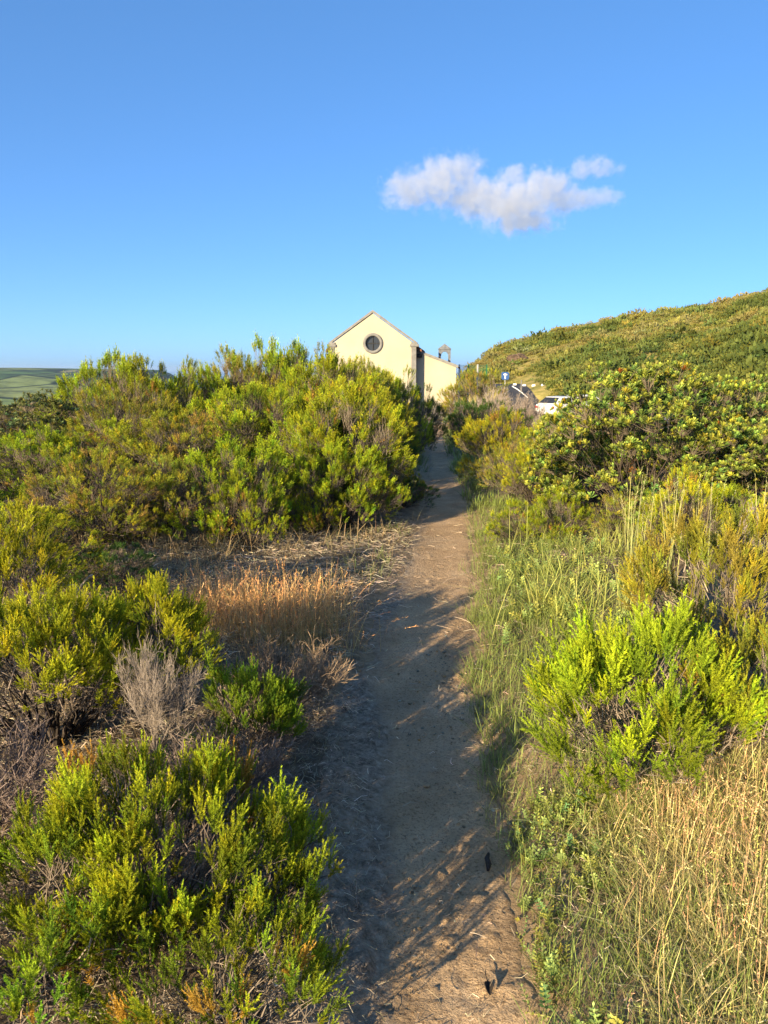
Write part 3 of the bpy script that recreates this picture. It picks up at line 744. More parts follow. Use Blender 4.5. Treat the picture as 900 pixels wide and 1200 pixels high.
# dry reddish grass with seed heads, lower right
A = Acc()
def dd(X, Y): return (.12 + .88 * smooth(.0, .3, edge_r(X, Y) - .42 + .15 * fbm(X, Y, 3, 2, 83))) * smooth(.15, .35, edge_r(X, Y)) * smooth(2.75, 2.4, Y)
X, Y = scatter(8000, .5, 1.9, 1.1, 2.8, g, dd); m = len(X)
red = g.uniform(0, 1, (m, 1)); base = jit((.46, .40, .14), m, g) ; tipc = np.where(red < .45, jit((.72, .42, .24), m, g), np.where(red < .78, jit((.82, .66, .32), m, g), jit((.58, .62, .18), m, g)))
t_, l_ = blades(A, X, Y, .19 * g.uniform(.35, 1.3, m), .0021 * g.uniform(.7, 1.3, m), np.abs(g.normal(.2, .5, m)).clip(0, .98), g.normal(.6, 1.6, m), base, tipc, g, .8)
q = g.uniform(0, 1, m) < .5
seedheads(A, t_[q], l_[q], .06, tipc[q], g, 9, .010, .0032)
X, Y = scatter(14000, .45, 1.9, 1.1, 2.8, g, lambda a, b: smooth(.15, .4, edge_r(a, b)), 9); m = len(X)
blades(A, X, Y, .12 * g.uniform(.4, 1.4, m), .0024 * g.uniform(.7, 1.3, m), g.uniform(.3, .98, m), g.uniform(0, 6.283, m), jit((.36, .32, .12), m, g), jit((.66, .58, .25), m, g, .35), g, .9)
tag(A.build('dry_reddish_grass', M_DRY), 'dry reddish grass with seed heads at the lower right', 'dry grass', kind='stuff')

# golden tufts and brown dry grass on the left
A = Acc()
def dg(X, Y): return np.exp(-((X - wx(340, 4.5)) / .27) ** 2 - ((Y - 4.5) / .36) ** 2) + .8 * np.exp(-((X - wx(262, 4.7)) / .2) ** 2 - ((Y - 4.75) / .3) ** 2)
X, Y = scatter(24000, -1.6, 0, 3.2, 5.4, g, dg, 22); m = len(X)
tipc = np.where(g.uniform(0, 1, (m, 1)) < .5, jit((.78, .42, .16), m, g), jit((.62, .42, .20), m, g))
t_, l_ = blades(A, X, Y, .28 * g.uniform(.35, 1.3, m), .0028 * g.uniform(.7, 1.3, m), np.abs(g.normal(.25, .45, m)).clip(0, .98), g.uniform(0, 6.283, m), jit((.44, .32, .12), m, g), tipc, g, .5)
q = g.uniform(0, 1, m) < .35
seedheads(A, t_[q], l_[q], .06, tipc[q], g, 8, .014, .005)
tag(A.build('golden_grass', M_DRY), 'golden dry grass behind the brown leafless shrub, left of the path', 'dry grass', kind='stuff')
A = Acc()
def db(X, Y): return (smooth(.12, .5, edge_l(X, Y)) * .85 + .15 * smooth(-.02, .1, edge_l(X, Y))) * (.25 + .75 * smooth(-.3, .3, fbm(X, Y, 1.3, 3, 91)))
for y0, y1, n, l0, w0 in ((1.3, 3.5, 11000, .09, .0022), (3.5, 6, 12000, .14, .0034), (6, 9.5, 14000, .2, .005)):
    X, Y = scatter(n, -3.4, .7, y0, y1, g, db, 12); m = len(X)
    t_, l_ = blades(A, X, Y, l0 * g.uniform(.4, 1.4, m), w0 * g.uniform(.7, 1.2, m), g.uniform(.1, .9, m), g.uniform(0, 6.283, m), jit((.26, .195, .10), m, g), jit((.46, .35, .18), m, g, .3), g)
    q = g.uniform(0, 1, m) < .06
    seedheads(A, t_[q], l_[q], .04, jit((.38, .32, .2), m, g)[q], g, 8, .014, .006)
X, Y = scatter(5000, .6, 2.0, 2.9, 4.5, g, lambda a, b: smooth(.25, .5, edge_r(a, b)) * smooth(-.3, .3, fbm(a, b, 2, 2, 93)), 14); m = len(X)
blades(A, X, Y, .13 * g.uniform(.4, 1.4, m), .0026 * g.uniform(.7, 1.2, m), g.uniform(.2, 1.0, m), g.uniform(0, 6.283, m), jit((.22, .18, .09), m, g), jit((.44, .37, .19), m, g, .3), g)
tag(A.build('brown_dry_grass', M_DRY), 'sparse brown dry grass on both sides of the path, mostly before the left thicket', 'dry grass', kind='stuff')

# leafy weeds on the right verge
def sprig(seed):
    gg = np.random.default_rng(seed); Vs, Fs, T = [], [], []; n = 0
    for k in range(9):
        z = .12 + .86 * k / 9
        for a in (k * 1.57, k * 1.57 + 3.1416):
            a += gg.uniform(-.3, .3); d = np.array([math.cos(a), math.sin(a), .5]); sd = np.array([-math.sin(a), math.cos(a), 0]); l = .2 * (1.1 - .5 * z)
            b = np.array([0, 0, z]); Vs += [b, b + d * l * .55 - sd * l * .28, b + d * l, b + d * l * .55 + sd * l * .28]; Fs += [(n, n + 1, n + 2), (n, n + 2, n + 3)]; T += [z] * 4; n += 4
    Vs += [(-.012, 0, 0), (.012, 0, 0), (0, 0, 1)]; Fs += [(n, n + 1, n + 2)]; T += [0, 0, .8]
    return np.array(Vs, float), np.array(Fs), np.array(T)
SPR = [sprig(k) for k in range(4)]
A = Acc()
def dw(X, Y): return smooth(.0, .06, edge_r(X, Y) + .05 * fbm(X, Y, 4, 2, 95)) * smooth(.55, .25, edge_r(X, Y)) * smooth(-.4, .2, fbm(X, Y, 3, 2, 97))
X, Y = scatter(3000, .2, 1.6, 1.2, 2.7, g, dw, 10); m = len(X)
X2, Y2 = scatter(1800, .3, 2.4, 4.2, 6.6, g, lambda a, b: smooth(.1, .3, edge_r(a, b)) * smooth(1.6, .9, edge_r(a, b)) * .8, 14)
X = np.concatenate([X, X2]); Y = np.concatenate([Y, Y2]); m2 = len(X)
Pp = np.stack([X, Y, height(X, Y)], -1)
scatter_protos(A, SPR, Pp, np.array([0, 0, 1.]) + g.normal(0, .6, (m2, 3)), np.concatenate([.075 * g.uniform(.4, 1.3, m), .13 * g.uniform(.4, 1.3, m2 - m)]), c3(.20, .25, .06), c3(.46, .52, .14), .25, g)
tag(A.build('leafy_weeds', M_GRASS), 'small leafy green weeds on the right verge of the path', 'weeds', kind='stuff')

# twig and needle litter on the ground
A = Acc()
def dlt(X, Y): return np.maximum(smooth(-.05, .12, edge_l(X, Y)), .25 * smooth(.05, .2, edge_r(X, Y))) * .9 + .05
for y0, y1, n, ln, w in ((1.2, 3.6, 34000, .034, .0008), (3.6, 8, 16000, .07, .0014)):
    X, Y = scatter(n, -2.2, 2.0, y0, y1, g, dlt); m = len(X); a = g.uniform(0, 6.283, m); l = ln * g.uniform(.3, 1.6, m)
    P0 = np.stack([X, Y, height(X, Y) + .012 + g.uniform(0, .03, m)], -1); d = np.stack([np.cos(a), np.sin(a), g.normal(0, .18, m)], -1)
    P1 = P0 + d * l[:, None] / 2 + g.normal(0, .006, (m, 3)); P2 = P0 + d * l[:, None]
    V, F = tubes(np.stack([P0, P1, P2], 1), np.tile(np.array([1.2, 1, .6]) * w, (m, 1)), 3)
    A.add(V, F, np.repeat(jit((.33, .27, .20), m, g, .5), 9, 0))
tag(A.build('twig_litter', M_BARK), 'dry twigs and needles littering the ground beside the path', 'litter', kind='stuff')

# crumbs of earth and grit on the path
A = Acc(); ico = bmesh.new(); bmesh.ops.create_icosphere(ico, subdivisions=1, radius=1)
iv = np.array([v.co[:] for v in ico.verts]); ifc = np.array([[v.index for v in f.verts] for f in ico.faces]); ico.free()
PROT = [(iv * (1 + np.random.default_rng(k).normal(0, .18, (len(iv), 1))) * np.array([1, .8, .55]), ifc, np.random.default_rng(k).uniform(.3, 1, len(iv))) for k in range(4)]
def dp(X, Y): return smooth(-.12, .05, np.minimum(X - path_l(Y), path_r(Y) - X) + .1) * smooth(-.2, .5, fbm(X, Y, 3, 2, 99))
X, Y = scatter(6500, -.4, .9, 1.2, 5.5, g, dp); m = len(X)
Zp = height(X, Y)
scatter_protos(A, PROT, np.stack([X, Y, Zp + .004], -1), np.array([0, 0, 1.]) + g.normal(0, .1, (m, 3)), np.abs(g.normal(0, .0034, m)) * np.where(g.uniform(0, 1, m) < .04, 2.4, 1) + .0012, c3(.16, .115, .07), c3(.26, .20, .13), .3, g)
tag(A.build('grit', M_BARK), 'small crumbs of earth and grit on the dirt path', 'grit', kind='stuff')

# ------------------------------------------------------------------ hillside scrub (one mass)
A = Acc()
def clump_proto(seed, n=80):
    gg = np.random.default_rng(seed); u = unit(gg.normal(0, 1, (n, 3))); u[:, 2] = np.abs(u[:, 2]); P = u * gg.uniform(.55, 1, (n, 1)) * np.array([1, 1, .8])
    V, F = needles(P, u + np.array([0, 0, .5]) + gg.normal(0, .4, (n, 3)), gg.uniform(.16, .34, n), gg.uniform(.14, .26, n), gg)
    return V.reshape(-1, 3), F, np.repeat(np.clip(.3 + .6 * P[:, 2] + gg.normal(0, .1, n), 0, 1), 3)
CL = [clump_proto(500 + k) for k in range(6)]
n = 38000; azs = g.uniform(4, 36, n); ds = g.uniform(50, 156, n) ; X = ds * np.sin(np.radians(azs)); Y = ds * np.cos(np.radians(azs))
hz = hill(X, Y); k = (hz > -20) & (fbm(X, Y, .11, 4, 111) > -.3 + .4 * g.normal(0, 1, n) * .3)
k &= ~((azs < 11.0) & (ds < 122) & (fbm(X, Y, .2, 3, 113) < .42) & (g.uniform(0, 1, n) < .94))
k &= ~((X < 18.5) & (Y < 95))
X, Y = X[k], Y[k]; m = len(X); Pp = np.stack([X, Y, height(X, Y) - .05], -1)
sz = np.abs(g.normal(.32, .25, m)) + .14 + .9 * (g.uniform(0, 1, m) < .03)
sp = fbm(X, Y, .07, 3, 117) + g.normal(0, .2, m)
up = np.array([0, 0, 1.]) + g.normal(0, .1, (m, 3))
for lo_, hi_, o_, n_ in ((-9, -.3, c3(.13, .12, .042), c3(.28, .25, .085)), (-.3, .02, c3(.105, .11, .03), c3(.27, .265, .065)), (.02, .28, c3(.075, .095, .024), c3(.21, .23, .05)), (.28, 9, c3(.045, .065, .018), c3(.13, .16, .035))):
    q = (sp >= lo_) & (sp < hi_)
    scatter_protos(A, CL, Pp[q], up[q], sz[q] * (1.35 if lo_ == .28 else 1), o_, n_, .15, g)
tag(A.build('hillside_scrub', M_SCRUB), 'olive and brown scrub covering the hillside at the right', 'scrub', kind='stuff')
# low scrub over the ridge between the shrubs and the chapel
A = Acc()
n = 2600; X = g.uniform(-14, 11, n); Y = g.uniform(15, 66, n)
k = (np.abs(X - (path_l(Y) + path_r(Y)) / 2) > .9) & ~((X > -5.5) & (X < 8) & (Y > 39)) & ~((X > 9) & (Y > 28))
X, Y = X[k], Y[k]; m = len(X)
scatter_protos(A, CL, np.stack([X, Y, height(X, Y) - .05], -1), np.array([0, 0, 1.]) + g.normal(0, .1, (m, 3)), g.uniform(.2, .5, m), c3(.05, .07, .015), c3(.18, .2, .03), .3, g)
tag(A.build('low_scrub', M_SCRUB), 'low green scrub on the ridge around the chapel', 'scrub', kind='stuff')

# ------------------------------------------------------------------ chapel
M_WALL = mat_simple('cream_render', (.385, .35, .27), .9, .03, .7, .12, (.355, .32, .24), 30)
M_STONE = mat_simple('grey_basalt', (.24, .225, .20), .9, .2, 6, .4)
M_COPE = mat_simple('pale_stone_trim', (.205, .20, .19), .9, .15, 5, .3)
M_DSTONE = mat_simple('dark_basalt', (.17, .185, .21), .9, .2, 6, .4)
M_TILE = mat_simple('clay_tile', (.22, .10, .06), .9, .2, 9, .5)
M_GLASS = mat_simple('dark_window_glass', (.03, .035, .045), .12, .05, 2, 0)
M_DARKW = mat_simple('dark_eave_wood', (.03, .028, .026), .8, .1, 5, .2)
M_PLINTH = mat_simple('grey_plinth', (.22, .20, .18), .95, .15, 4, .4)

def box(bm, x0, x1, y0, y1, z0, z1):
    v = [bm.verts.new((x, y, z)) for z in (z0, z1) for y in (y0, y1) for x in (x0, x1)]
    for f in ((0, 1, 3, 2), (4, 6, 7, 5), (0, 4, 5, 1), (2, 3, 7, 6), (0, 2, 6, 4), (1, 5, 7, 3)): bm.faces.new([v[i] for i in f])
def prism(bm, pts, y0, y1):
    """outline (x,z) extruded along y"""
    a = [bm.verts.new((x, y0, z)) for x, z in pts]; b = [bm.verts.new((x, y1, z)) for x, z in pts]
    bm.faces.new(a); bm.faces.new(b[::-1])
    for i in range(len(pts)):
        j = (i + 1) % len(pts); bm.faces.new([a[i], b[i], b[j], a[j]])

CY = 45.0; CX = wx(437, CY, 2.0); CZ = -1.3
ch = empty('chapel', (CX, CY, CZ), R(-5))
tag(ch, 'small cream chapel with a round window in its gable, at the end of the path', 'chapel')
HW, EV, AP, DEP = 2.42, 4.25, 5.98, 6.0
wz, wr = 4.32, .44
# gable wall with a real round opening
bm = bmesh.new()
def gable_with_hole(bm, y0, y1, K=40):
    ang = [2 * math.pi * i / K for i in range(K)]
    out = [(-HW, -.6), (HW, -.6), (HW, EV), (0, AP), (-HW, EV)]
    def ray(a):
        dx, dz = math.cos(a), math.sin(a); best = 1e9
        for i in range(5):
            (x1, z1), (x2, z2) = out[i], out[(i + 1) % 5]; ex, ez = x2 - x1, z2 - z1; den = dx * ez - dz * ex
            if abs(den) < 1e-9: continue
            t = ((x1) * ez - (z1 - wz) * ex) / den; u = ((x1) * dz - (z1 - wz) * dx) / den
            if t > 0 and -1e-6 <= u <= 1 + 1e-6: best = min(best, t)
        return dx * best, wz + dz * best
    ang = sorted(set(ang + [math.atan2(z - wz, x) % (2 * math.pi) for x, z in out]))
    K = len(ang)
    I = [(wr * math.cos(a), wz + wr * math.sin(a)) for a in ang]; O = [ray(a) for a in ang]
    r = {}
    for nm, y in (('f', y0), ('b', y1)):
        r[nm] = ([bm.verts.new((x, y, z)) for x, z in I], [bm.verts.new((x, y, z)) for x, z in O])
    for i in range(K):
        j = (i + 1) % K
        for nm in 'fb': bm.faces.new([r[nm][0][i], r[nm][0][j], r[nm][1][j], r[nm][1][i]])
        bm.faces.new([r['f'][0][i], r['f'][0][j], r['b'][0][j], r['b'][0][i]])
        bm.faces.new([r['f'][1][i], r['f'][1][j], r['b'][1][j], r['b'][1][i]])
gable_with_hole(bm, 0, .45)
box(bm, -HW, -HW + .4, .46, DEP - .46, -.6, EV - .02); box(bm, HW - .4, HW, .46, DEP - .46, -.6, EV - .02)
prism(bm, [(-HW, -.6), (HW, -.6), (HW, EV), (0, AP), (-HW, EV)], DEP - .45, DEP)
bm_obj('wall', bm, M_WALL, ch)
# roof
bm = bmesh.new()
sl = (AP - EV) / HW
for sgn in (-1, 1):
    prism(bm, [(sgn * .002, AP - .16), (sgn * (HW + .34), EV - .34 * sl - .16), (sgn * (HW + .34), EV - .34 * sl), (sgn * .002, AP)], .32, DEP - .3)
bm_obj('roof', bm, M_TILE, ch)
# dark eave beam under the right roof edge
for sgn in (-1, 1):
    bm = bmesh.new(); box(bm, min(sgn * HW, sgn * (HW + .36)) + (.003 if sgn > 0 else 0), max(sgn * HW, sgn * (HW + .36)) - (.003 if sgn < 0 else 0), .5, DEP - .5, EV - .72, EV - .50)
    bm_obj('eave', bm, M_DARKW, ch)
# stone coping along the gable
bm = bmesh.new()
prism(bm, [(-HW - .06, EV + .02), (-HW - .06, EV + .16), (0, AP + .19), (HW + .06, EV + .16), (HW + .06, EV + .02), (0, AP + .03)], -.08, .31)
bm_obj('gable_coping', bm, M_COPE, ch)
for sgn in (-1, 1):
    bm = bmesh.new(); x0, x1 = sorted((sgn * (HW - .22), sgn * (HW + .05)))
    box(bm, x0, x1, -.05, .42, -.6, EV - .12)
    x0, x1 = sorted((sgn * (HW - .30), sgn * (HW + .20))); box(bm, x0, x1, -.12, .30, EV - .117, EV + .017)
    x0, x1 = sorted((sgn * (HW - .24), sgn * (HW + .12))); box(bm, x0, x1, -.09, .305, EV + .02, EV + .12)
    bm_obj('corner_pilaster', bm, M_COPE, ch)
# round window
bm = bmesh.new(); K = 48
rings = [(wr - .03, .10), (wr - .03, -.07), (wr + .05, -.085), (wr + .13, -.07), (wr + .13, .005)]
vv = [[bm.verts.new((r * math.cos(2 * math.pi * i / K), y, wz + r * math.sin(2 * math.pi * i / K))) for i in range(K)] for r, y in rings]
for a in range(len(rings) - 1):
    for i in range(K): bm.faces.new([vv[a][i], vv[a][(i + 1) % K], vv[a + 1][(i + 1) % K], vv[a + 1][i]])
fr = bm_obj('round_window', bm, M_COPE, ch, True)
bm = bmesh.new(); bmesh.ops.create_circle(bm, cap_ends=True, radius=wr + .01, segments=48)
for v in bm.verts: v.co = (v.co.x, .14, wz + v.co.y)
bm_obj('pane', bm, M_GLASS, fr)
bm = bmesh.new()
box(bm, -.018, .018, .08, .12, wz - wr, wz + wr); box(bm, -wr, -.02, .08, .12, wz - .018, wz + .018); box(bm, .02, wr, .08, .12, wz - .018, wz + .018)
bm_obj('glazing_bars', bm, M_DARKW, fr)
# annex with a lean-to roof, set back at the right
ax0, ax1, ay, ad = HW + .005, HW + 2.32, .75, 4.6
zl, zr = 3.86, 2.98
bm = bmesh.new(); prism(bm, [(ax0, .702), (ax1, .702), (ax1, zr), (ax0, zl)], ay, ay + ad); bm_obj('annex_wall', bm, M_WALL, ch)
bm = bmesh.new(); box(bm, ax0, ax1 + .03, ay - .03, ay + ad, -.6, .70); bm_obj('plinth', bm, M_PLINTH, ch)
bm = bmesh.new(); prism(bm, [(ax0, zl + .005), (ax1 + .12, zr - .04), (ax1 + .12, zr + .11), (ax0, zl + .16)], ay - .07, ay + .35); bm_obj('annex_coping', bm, M_COPE, ch)
bm = bmesh.new(); prism(bm, [(ax0, zl + .004), (ax1 + .25, zr - .09), (ax1 + .25, zr - .01), (ax0, zl + .09)], ay + .352, ay + ad + .1); bm_obj('annex_roof', bm, M_TILE, ch)
# bell cote standing on the annex
bx = HW + 1.62; b0 = 2.9; bt = 4.06; bw = .37; by0, by1 = ay + 2.6, ay + 3.0
bm = bmesh.new()
box(bm, bx - bw, bx - bw + .15, by0, by1, b0, 3.62); box(bm, bx + bw - .15, bx + bw, by0, by1, b0, 3.62)
K = 12; ri = bw - .15
arc = [(bx + ri * math.cos(math.pi * i / K), 3.622 + .30 * math.sin(math.pi * i / K) ** .9) for i in range(K + 1)]
top = [(bx - bw, 3.622), (bx - bw, bt - .02), (bx, bt + .02), (bx + bw, bt - .02), (bx + bw, 3.622)]
for i in range(K):          # arch head as wedge pieces sharing their edges
    (xa, za), (xb, zb) = arc[i], arc[i + 1]
    prism(bm, [(xa, za), (xa if i else bx + bw, bt - .02 if i else 3.622), (bx + bw, bt - .021), (xb, bt - .02), (xb, zb)] if i == 0 else
          ([(xa, za), (xa, bt - .02), (xb, bt - .02), (xb, zb)] if i < K - 1 else [(xa, za), (xa, bt - .02), (bx - bw, bt - .021), (bx - bw, 3.622), (xb, zb)]), by0, by1)
prism(bm, [(bx - bw - .03, bt - .017), (bx + bw + .03, bt - .017), (bx + bw + .03, bt + .03), (bx, bt + .34), (bx - bw - .03, bt + .03)], by0 - .06, by1 + .06)
box(bm, bx - bw - .05, bx - bw + .15, by0 - .03, by1 + .03, b0 - .2, b0 - .002); box(bm, bx + bw - .15, bx + bw + .05, by0 - .03, by1 + .03, b0 - .2, b0 - .002)
bm_obj('bell_cote', bm, M_DSTONE, ch)

# steps up from the path
st = empty('stone_steps', (wx(513, 42.2, -1.4), 42.2, -1.62), R(-4))
tag(st, 'grey stone steps at the end of the path below the annex wall', 'steps')
for k in range(3):
    bm = bmesh.new(); box(bm, -.62, .62, k * .42, k * .42 + .45, -.25 , .02 + k * .16); bm.faces.ensure_lookup_table()
    bmesh.ops.bevel(bm, geom=bm.edges[:], offset=.015, segments=1, affect='EDGES'); o = bm_obj('step', bm, M_COPE, st); o.location.z = .003 * k

# ------------------------------------------------------------------ road, parapet, sign, fence
M_ASPH = mat_simple('asphalt', (.06, .062, .07), .9, .15, 1.5, .2)
M_WHITE = mat_simple('white_paint', (.80, .79, .76), .8, .05, 2, .1)
M_BLUE = mat_simple('blue_sign', (.03, .085, .25), .4, .05, 3, 0)
M_METAL = mat_simple('galvanised_steel', (.45, .46, .47), .45, .05, 8, .05)
M_GREEN = mat_simple('green_fence_paint', (.03, .14, .07), .5, .05, 8, .05)
ry = np.linspace(26, 100, 60); rcx = 10.4 + 4.6 * smooth(45, 92, ry); rh = 1.9
rs = np.linspace(-1, 1, 9); RX = rcx[:, None] + rs * rh; RY = ry[:, None] + 0 * rs
RZ = np.maximum(height(RX, RY), height(rcx, ry)[:, None]) + .03
RZ = RZ.max(1, keepdims=True) + 0 * rs
i = np.arange(60 * 9).reshape(60, 9); F4 = np.stack([i[:-1, :-1], i[:-1, 1:], i[1:, 1:], i[1:, :-1]], -1).reshape(-1, 4)
road = tag(link_mesh('road', np.stack([RX, RY, RZ], -1).reshape(-1, 3), F4, M_ASPH, None, None, True), kind='structure')
def road_z(y): return float(np.interp(y, ry, RZ[:, 0]))

# pale concrete parking apron beside the road, and white cars on it
M_CONC = mat_simple('pale_concrete', (.42, .40, .36), .9, .1, 1.2, .2)
ax_ = np.linspace(11.6, 19.5, 14); ay_ = np.linspace(47, 66, 20); AX, AY = np.meshgrid(ax_, ay_)
AZ_ = np.maximum(height(AX, AY), np.interp(AY, ry, RZ[:, 0])) + .02
i_ = np.arange(280).reshape(20, 14); F4 = np.stack([i_[:-1, :-1], i_[:-1, 1:], i_[1:, 1:], i_[1:, :-1]], -1).reshape(-1, 4)
tag(link_mesh('parking_area', np.stack([AX, AY, AZ_], -1).reshape(-1, 3), F4, M_CONC, None, None, True), kind='structure')
M_CARW = mat_simple('white_car_paint', (.72, .72, .70), .3, .02, 2, 0)
M_TYRE = mat_simple('tyre_rubber', (.025, .025, .027), .85, .1, 20, .2)
M_LAMPR = mat_simple('red_lamp', (.35, .02, .02), .3, .05, 4, 0)
M_LAMPW = mat_simple('clear_lamp', (.6, .6, .62), .2, .05, 4, 0)
def make_car():
    root = empty('parked_car', (0, 0, 0)); w = .86
    low = [(-2.05, .32), (2.05, .32), (2.08, .62), (1.98, .80), (1.0, .93), (-1.95, .97), (-2.08, .85), (-2.1, .5)]
    cab = [(1.02, .935), (.30, 1.40), (-.2, 1.47), (-1.25, 1.44), (-1.9, .975)]
    def shell(pts, wl, wt, z0, z1):
        bm = bmesh.new(); rows = []
        for sg in (-1, 1):
            rows.append([bm.verts.new((x, sg * (wl + (wt - wl) * max(0, min(1, (z - z0) / (z1 - z0)))), z)) for x, z in pts])
        bm.faces.new(rows[0]); bm.faces.new(rows[1][::-1])
        for a in range(len(pts)):
            b = (a + 1) % len(pts); bm.faces.new([rows[0][a], rows[1][a], rows[1][b], rows[0][b]])
        bmesh.ops.recalc_face_normals(bm, faces=bm.faces); bmesh.ops.bevel(bm, geom=bm.edges[:], offset=.05, segments=3, affect='EDGES', profile=.6); return bm
    bm_obj('body', shell(low, w, w - .04, .4, .97), M_CARW, root, True)
    bm_obj('cabin', shell(cab, w - .06, w - .24, .93, 1.47), M_CARW, root, True)
    def quad(name, p, t=.012):
        bm = bmesh.new(); f = bm.faces.new([bm.verts.new(q) for q in p]); bmesh.ops.solidify(bm, geom=[f], thickness=t); bm_obj(name, bm, M_GLASS, root)
    def lerp(a, b, t): return (a[0] + (b[0] - a[0]) * t, a[1] + (b[1] - a[1]) * t)
    def band(name, a, b, n):
        (x0, z0), (x1, z1) = lerp(a, b, .10), lerp(a, b, .88); y0, y1 = w - .14, w - .28
        quad(name, [(x0 + n[0], -y0, z0 + n[1]), (x0 + n[0], y0, z0 + n[1]), (x1 + n[0], y1, z1 + n[1]), (x1 + n[0], -y1, z1 + n[1])])
    band('windscreen', cab[0], cab[1], (.018, .024)); band('rear_window', cab[4], cab[3], (-.022, .02))
    for sg in (-1, 1):
        for xs in ((.72, .24, -.18, -.18), (-.26, -.26, -1.18, -1.45)):
            zz = (1.0, 1.36, 1.36, 1.0); quad('side_window', [(x, sg * (w - .06 - .18 * (z - .93) / .54 + .016), z) for x, z in zip(xs, zz)])
        bm = bmesh.new(); box(bm, -2.115, -2.05, sg * .70 - .11, sg * .70 + .11, .70, .86); bm_obj('tail_light', bm, M_LAMPR, root)
        bm = bmesh.new(); box(bm, 1.93, 2.075, sg * .66 - .14, sg * .66 + .14, .62, .74); bm_obj('headlight', bm, M_LAMPW, root)
        for x in (-1.3, 1.28):
            bm = bmesh.new(); bmesh.ops.create_cone(bm, cap_ends=True, segments=24, radius1=.32, radius2=.32, depth=.2)
            for v in bm.verts: v.co = (v.co.x + x, v.co.z + sg * (w - .07), v.co.y + .32)
            wh = bm_obj('wheel', bm, M_TYRE, root, False)
            bm = bmesh.new(); bmesh.ops.create_cone(bm, cap_ends=True, segments=20, radius1=.2, radius2=.2, depth=.21)
            for v in bm.verts: v.co = (v.co.x + x, v.co.z + sg * (w - .062), v.co.y + .32)
            bm_obj('rim', bm, M_METAL, wh)
    return root
def apron_z(x, y): return max(ground_z(x, y), road_z(y)) + .02
car = make_car(); car2 = copy_tree(car)
for o, x, y, a, lb in ((car, wx(662, 53, -1), 53.0, R(38), 'white parked car beside the road, left one of the pair'), (car2, wx(688, 56, -1), 56.5, R(30), 'white parked car half hidden behind the leathery-leaved shrubs')):
    o.location = (x, y, apron_z(x, y)); o.rotation_euler = (0, 0, a); tag(o, lb, 'car', 'white cars parked beside the road')
# white painted kerb along the far edge of the road
kx = np.array([wx(600 + k * 6, 92 - k * 2.2, -1.5) for k in range(9)]); ky = 92 - 2.2 * np.arange(9)
kp = np.array([[[a, b, max(ground_z(a, b), road_z(b)) + .08] for a, b in zip(kx, ky)]]); V, F = tubes(kp, np.full((1, 9), .07), 4)
tag(link_mesh('kerb', V, F, M_WHITE), kind='structure')
for k in range(5):
    bm = bmesh.new(); box(bm, -.2, .2, -.16, .16, -.2, .2); bmesh.ops.bevel(bm, geom=bm.edges[:], offset=.05, segments=2, affect='EDGES')
    o = bm_obj('kerb_stone', bm, M_WHITE); y = 94 - k * 1.0; x = wx(603 + k * 11, y, -1.2); o.location = (x, y, max(ground_z(x, y), road_z(y)) )
    tag(o, 'white painted kerb stone in the row at the far edge of the road', 'kerb stone', 'white kerb stones beyond the road')
sx, sy = wx(592, 62, 1), 62.0; sgz = ground_z(sx, sy)
sg = empty('road_sign', (sx, sy, sgz), R(-4)); tag(sg, 'blue square road sign with a white mark on a grey post, below the hillside', 'road sign')
sh = EYE - sy * math.tan(math.atan((440.5 - 600) / FPX) + PITCH) - sgz
bm = bmesh.new(); bmesh.ops.create_cone(bm, cap_ends=True, segments=12, radius1=.035, radius2=.035, depth=sh + .5); 
for v in bm.verts: v.co.z += sh / 2 - .05
bm_obj('post', bm, M_METAL, sg)
bm = bmesh.new(); box(bm, -.3, .3, -.075, -.045, sh - .3, sh + .3); bmesh.ops.bevel(bm, geom=[e for e in bm.edges if abs(e.verts[0].co.y - e.verts[1].co.y) > .01], offset=.06, segments=3, affect='EDGES'); pn = bm_obj('panel', bm, M_BLUE, sg)
bm = bmesh.new(); box(bm, -.045, .045, -.082, -.078, sh - .22, sh + .2); box(bm, -.15, -.048, -.082, -.078, sh + .06, sh + .15); box(bm, .048, .15, -.082, -.078, sh + .06, sh + .15); bm_obj('white_mark', bm, M_WHITE, pn)
# green mesh fence right of the chapel
fx, fy = wx(538, 54, 1), 54.0; fz = ground_z(fx, fy)
fe = empty('mesh_fence', (fx, fy, fz), R(20)); tag(fe, 'green wire fence on posts between the annex and the hill', 'fence')
ftop = EYE - fy * math.tan(math.atan((427 - 600) / FPX) + PITCH) - fz
for k in range(4):
    bm = bmesh.new(); box(bm, k * .7 - .04, k * .7 + .04, -.04, .04, -.3, ftop); bm_obj('post', bm, M_GREEN if k % 2 else M_METAL, fe)
bm = bmesh.new()
for k in range(14): box(bm, 0, 2.1, -.008, .008, ftop - 1.3 + k * .095, ftop - 1.3 + k * .095 + .012)
for k in range(3):
    for j in range(7): 
        x = k * .7 + .06 + j * .083; box(bm, x, x + .012, .009, .016, ftop - 1.3, ftop - .03)
bm_obj('wire_mesh', bm, M_GREEN, fe)
# slim marker post by the hill foot
px_, py_ = wx(611, 88, 0), 88.0; mz = ground_z(px_, py_)
mp_ = empty('marker_post', (px_, py_, mz)); tag(mp_, 'pale slim marker post right of the blue road sign', 'post')
bm = bmesh.new(); bmesh.ops.create_cone(bm, cap_ends=True, segments=10, radius1=.09, radius2=.07, depth=2.0)
for v in bm.verts: v.co.z += .7
bm_obj('shaft', bm, M_COPE, mp_)
bm = bmesh.new(); bmesh.ops.create_uvsphere(bm, u_segments=10, v_segments=6, radius=.1)
for v in bm.verts: v.co.z = v.co.z * .6 + 1.7
bm_obj('cap', bm, M_COPE, mp_)
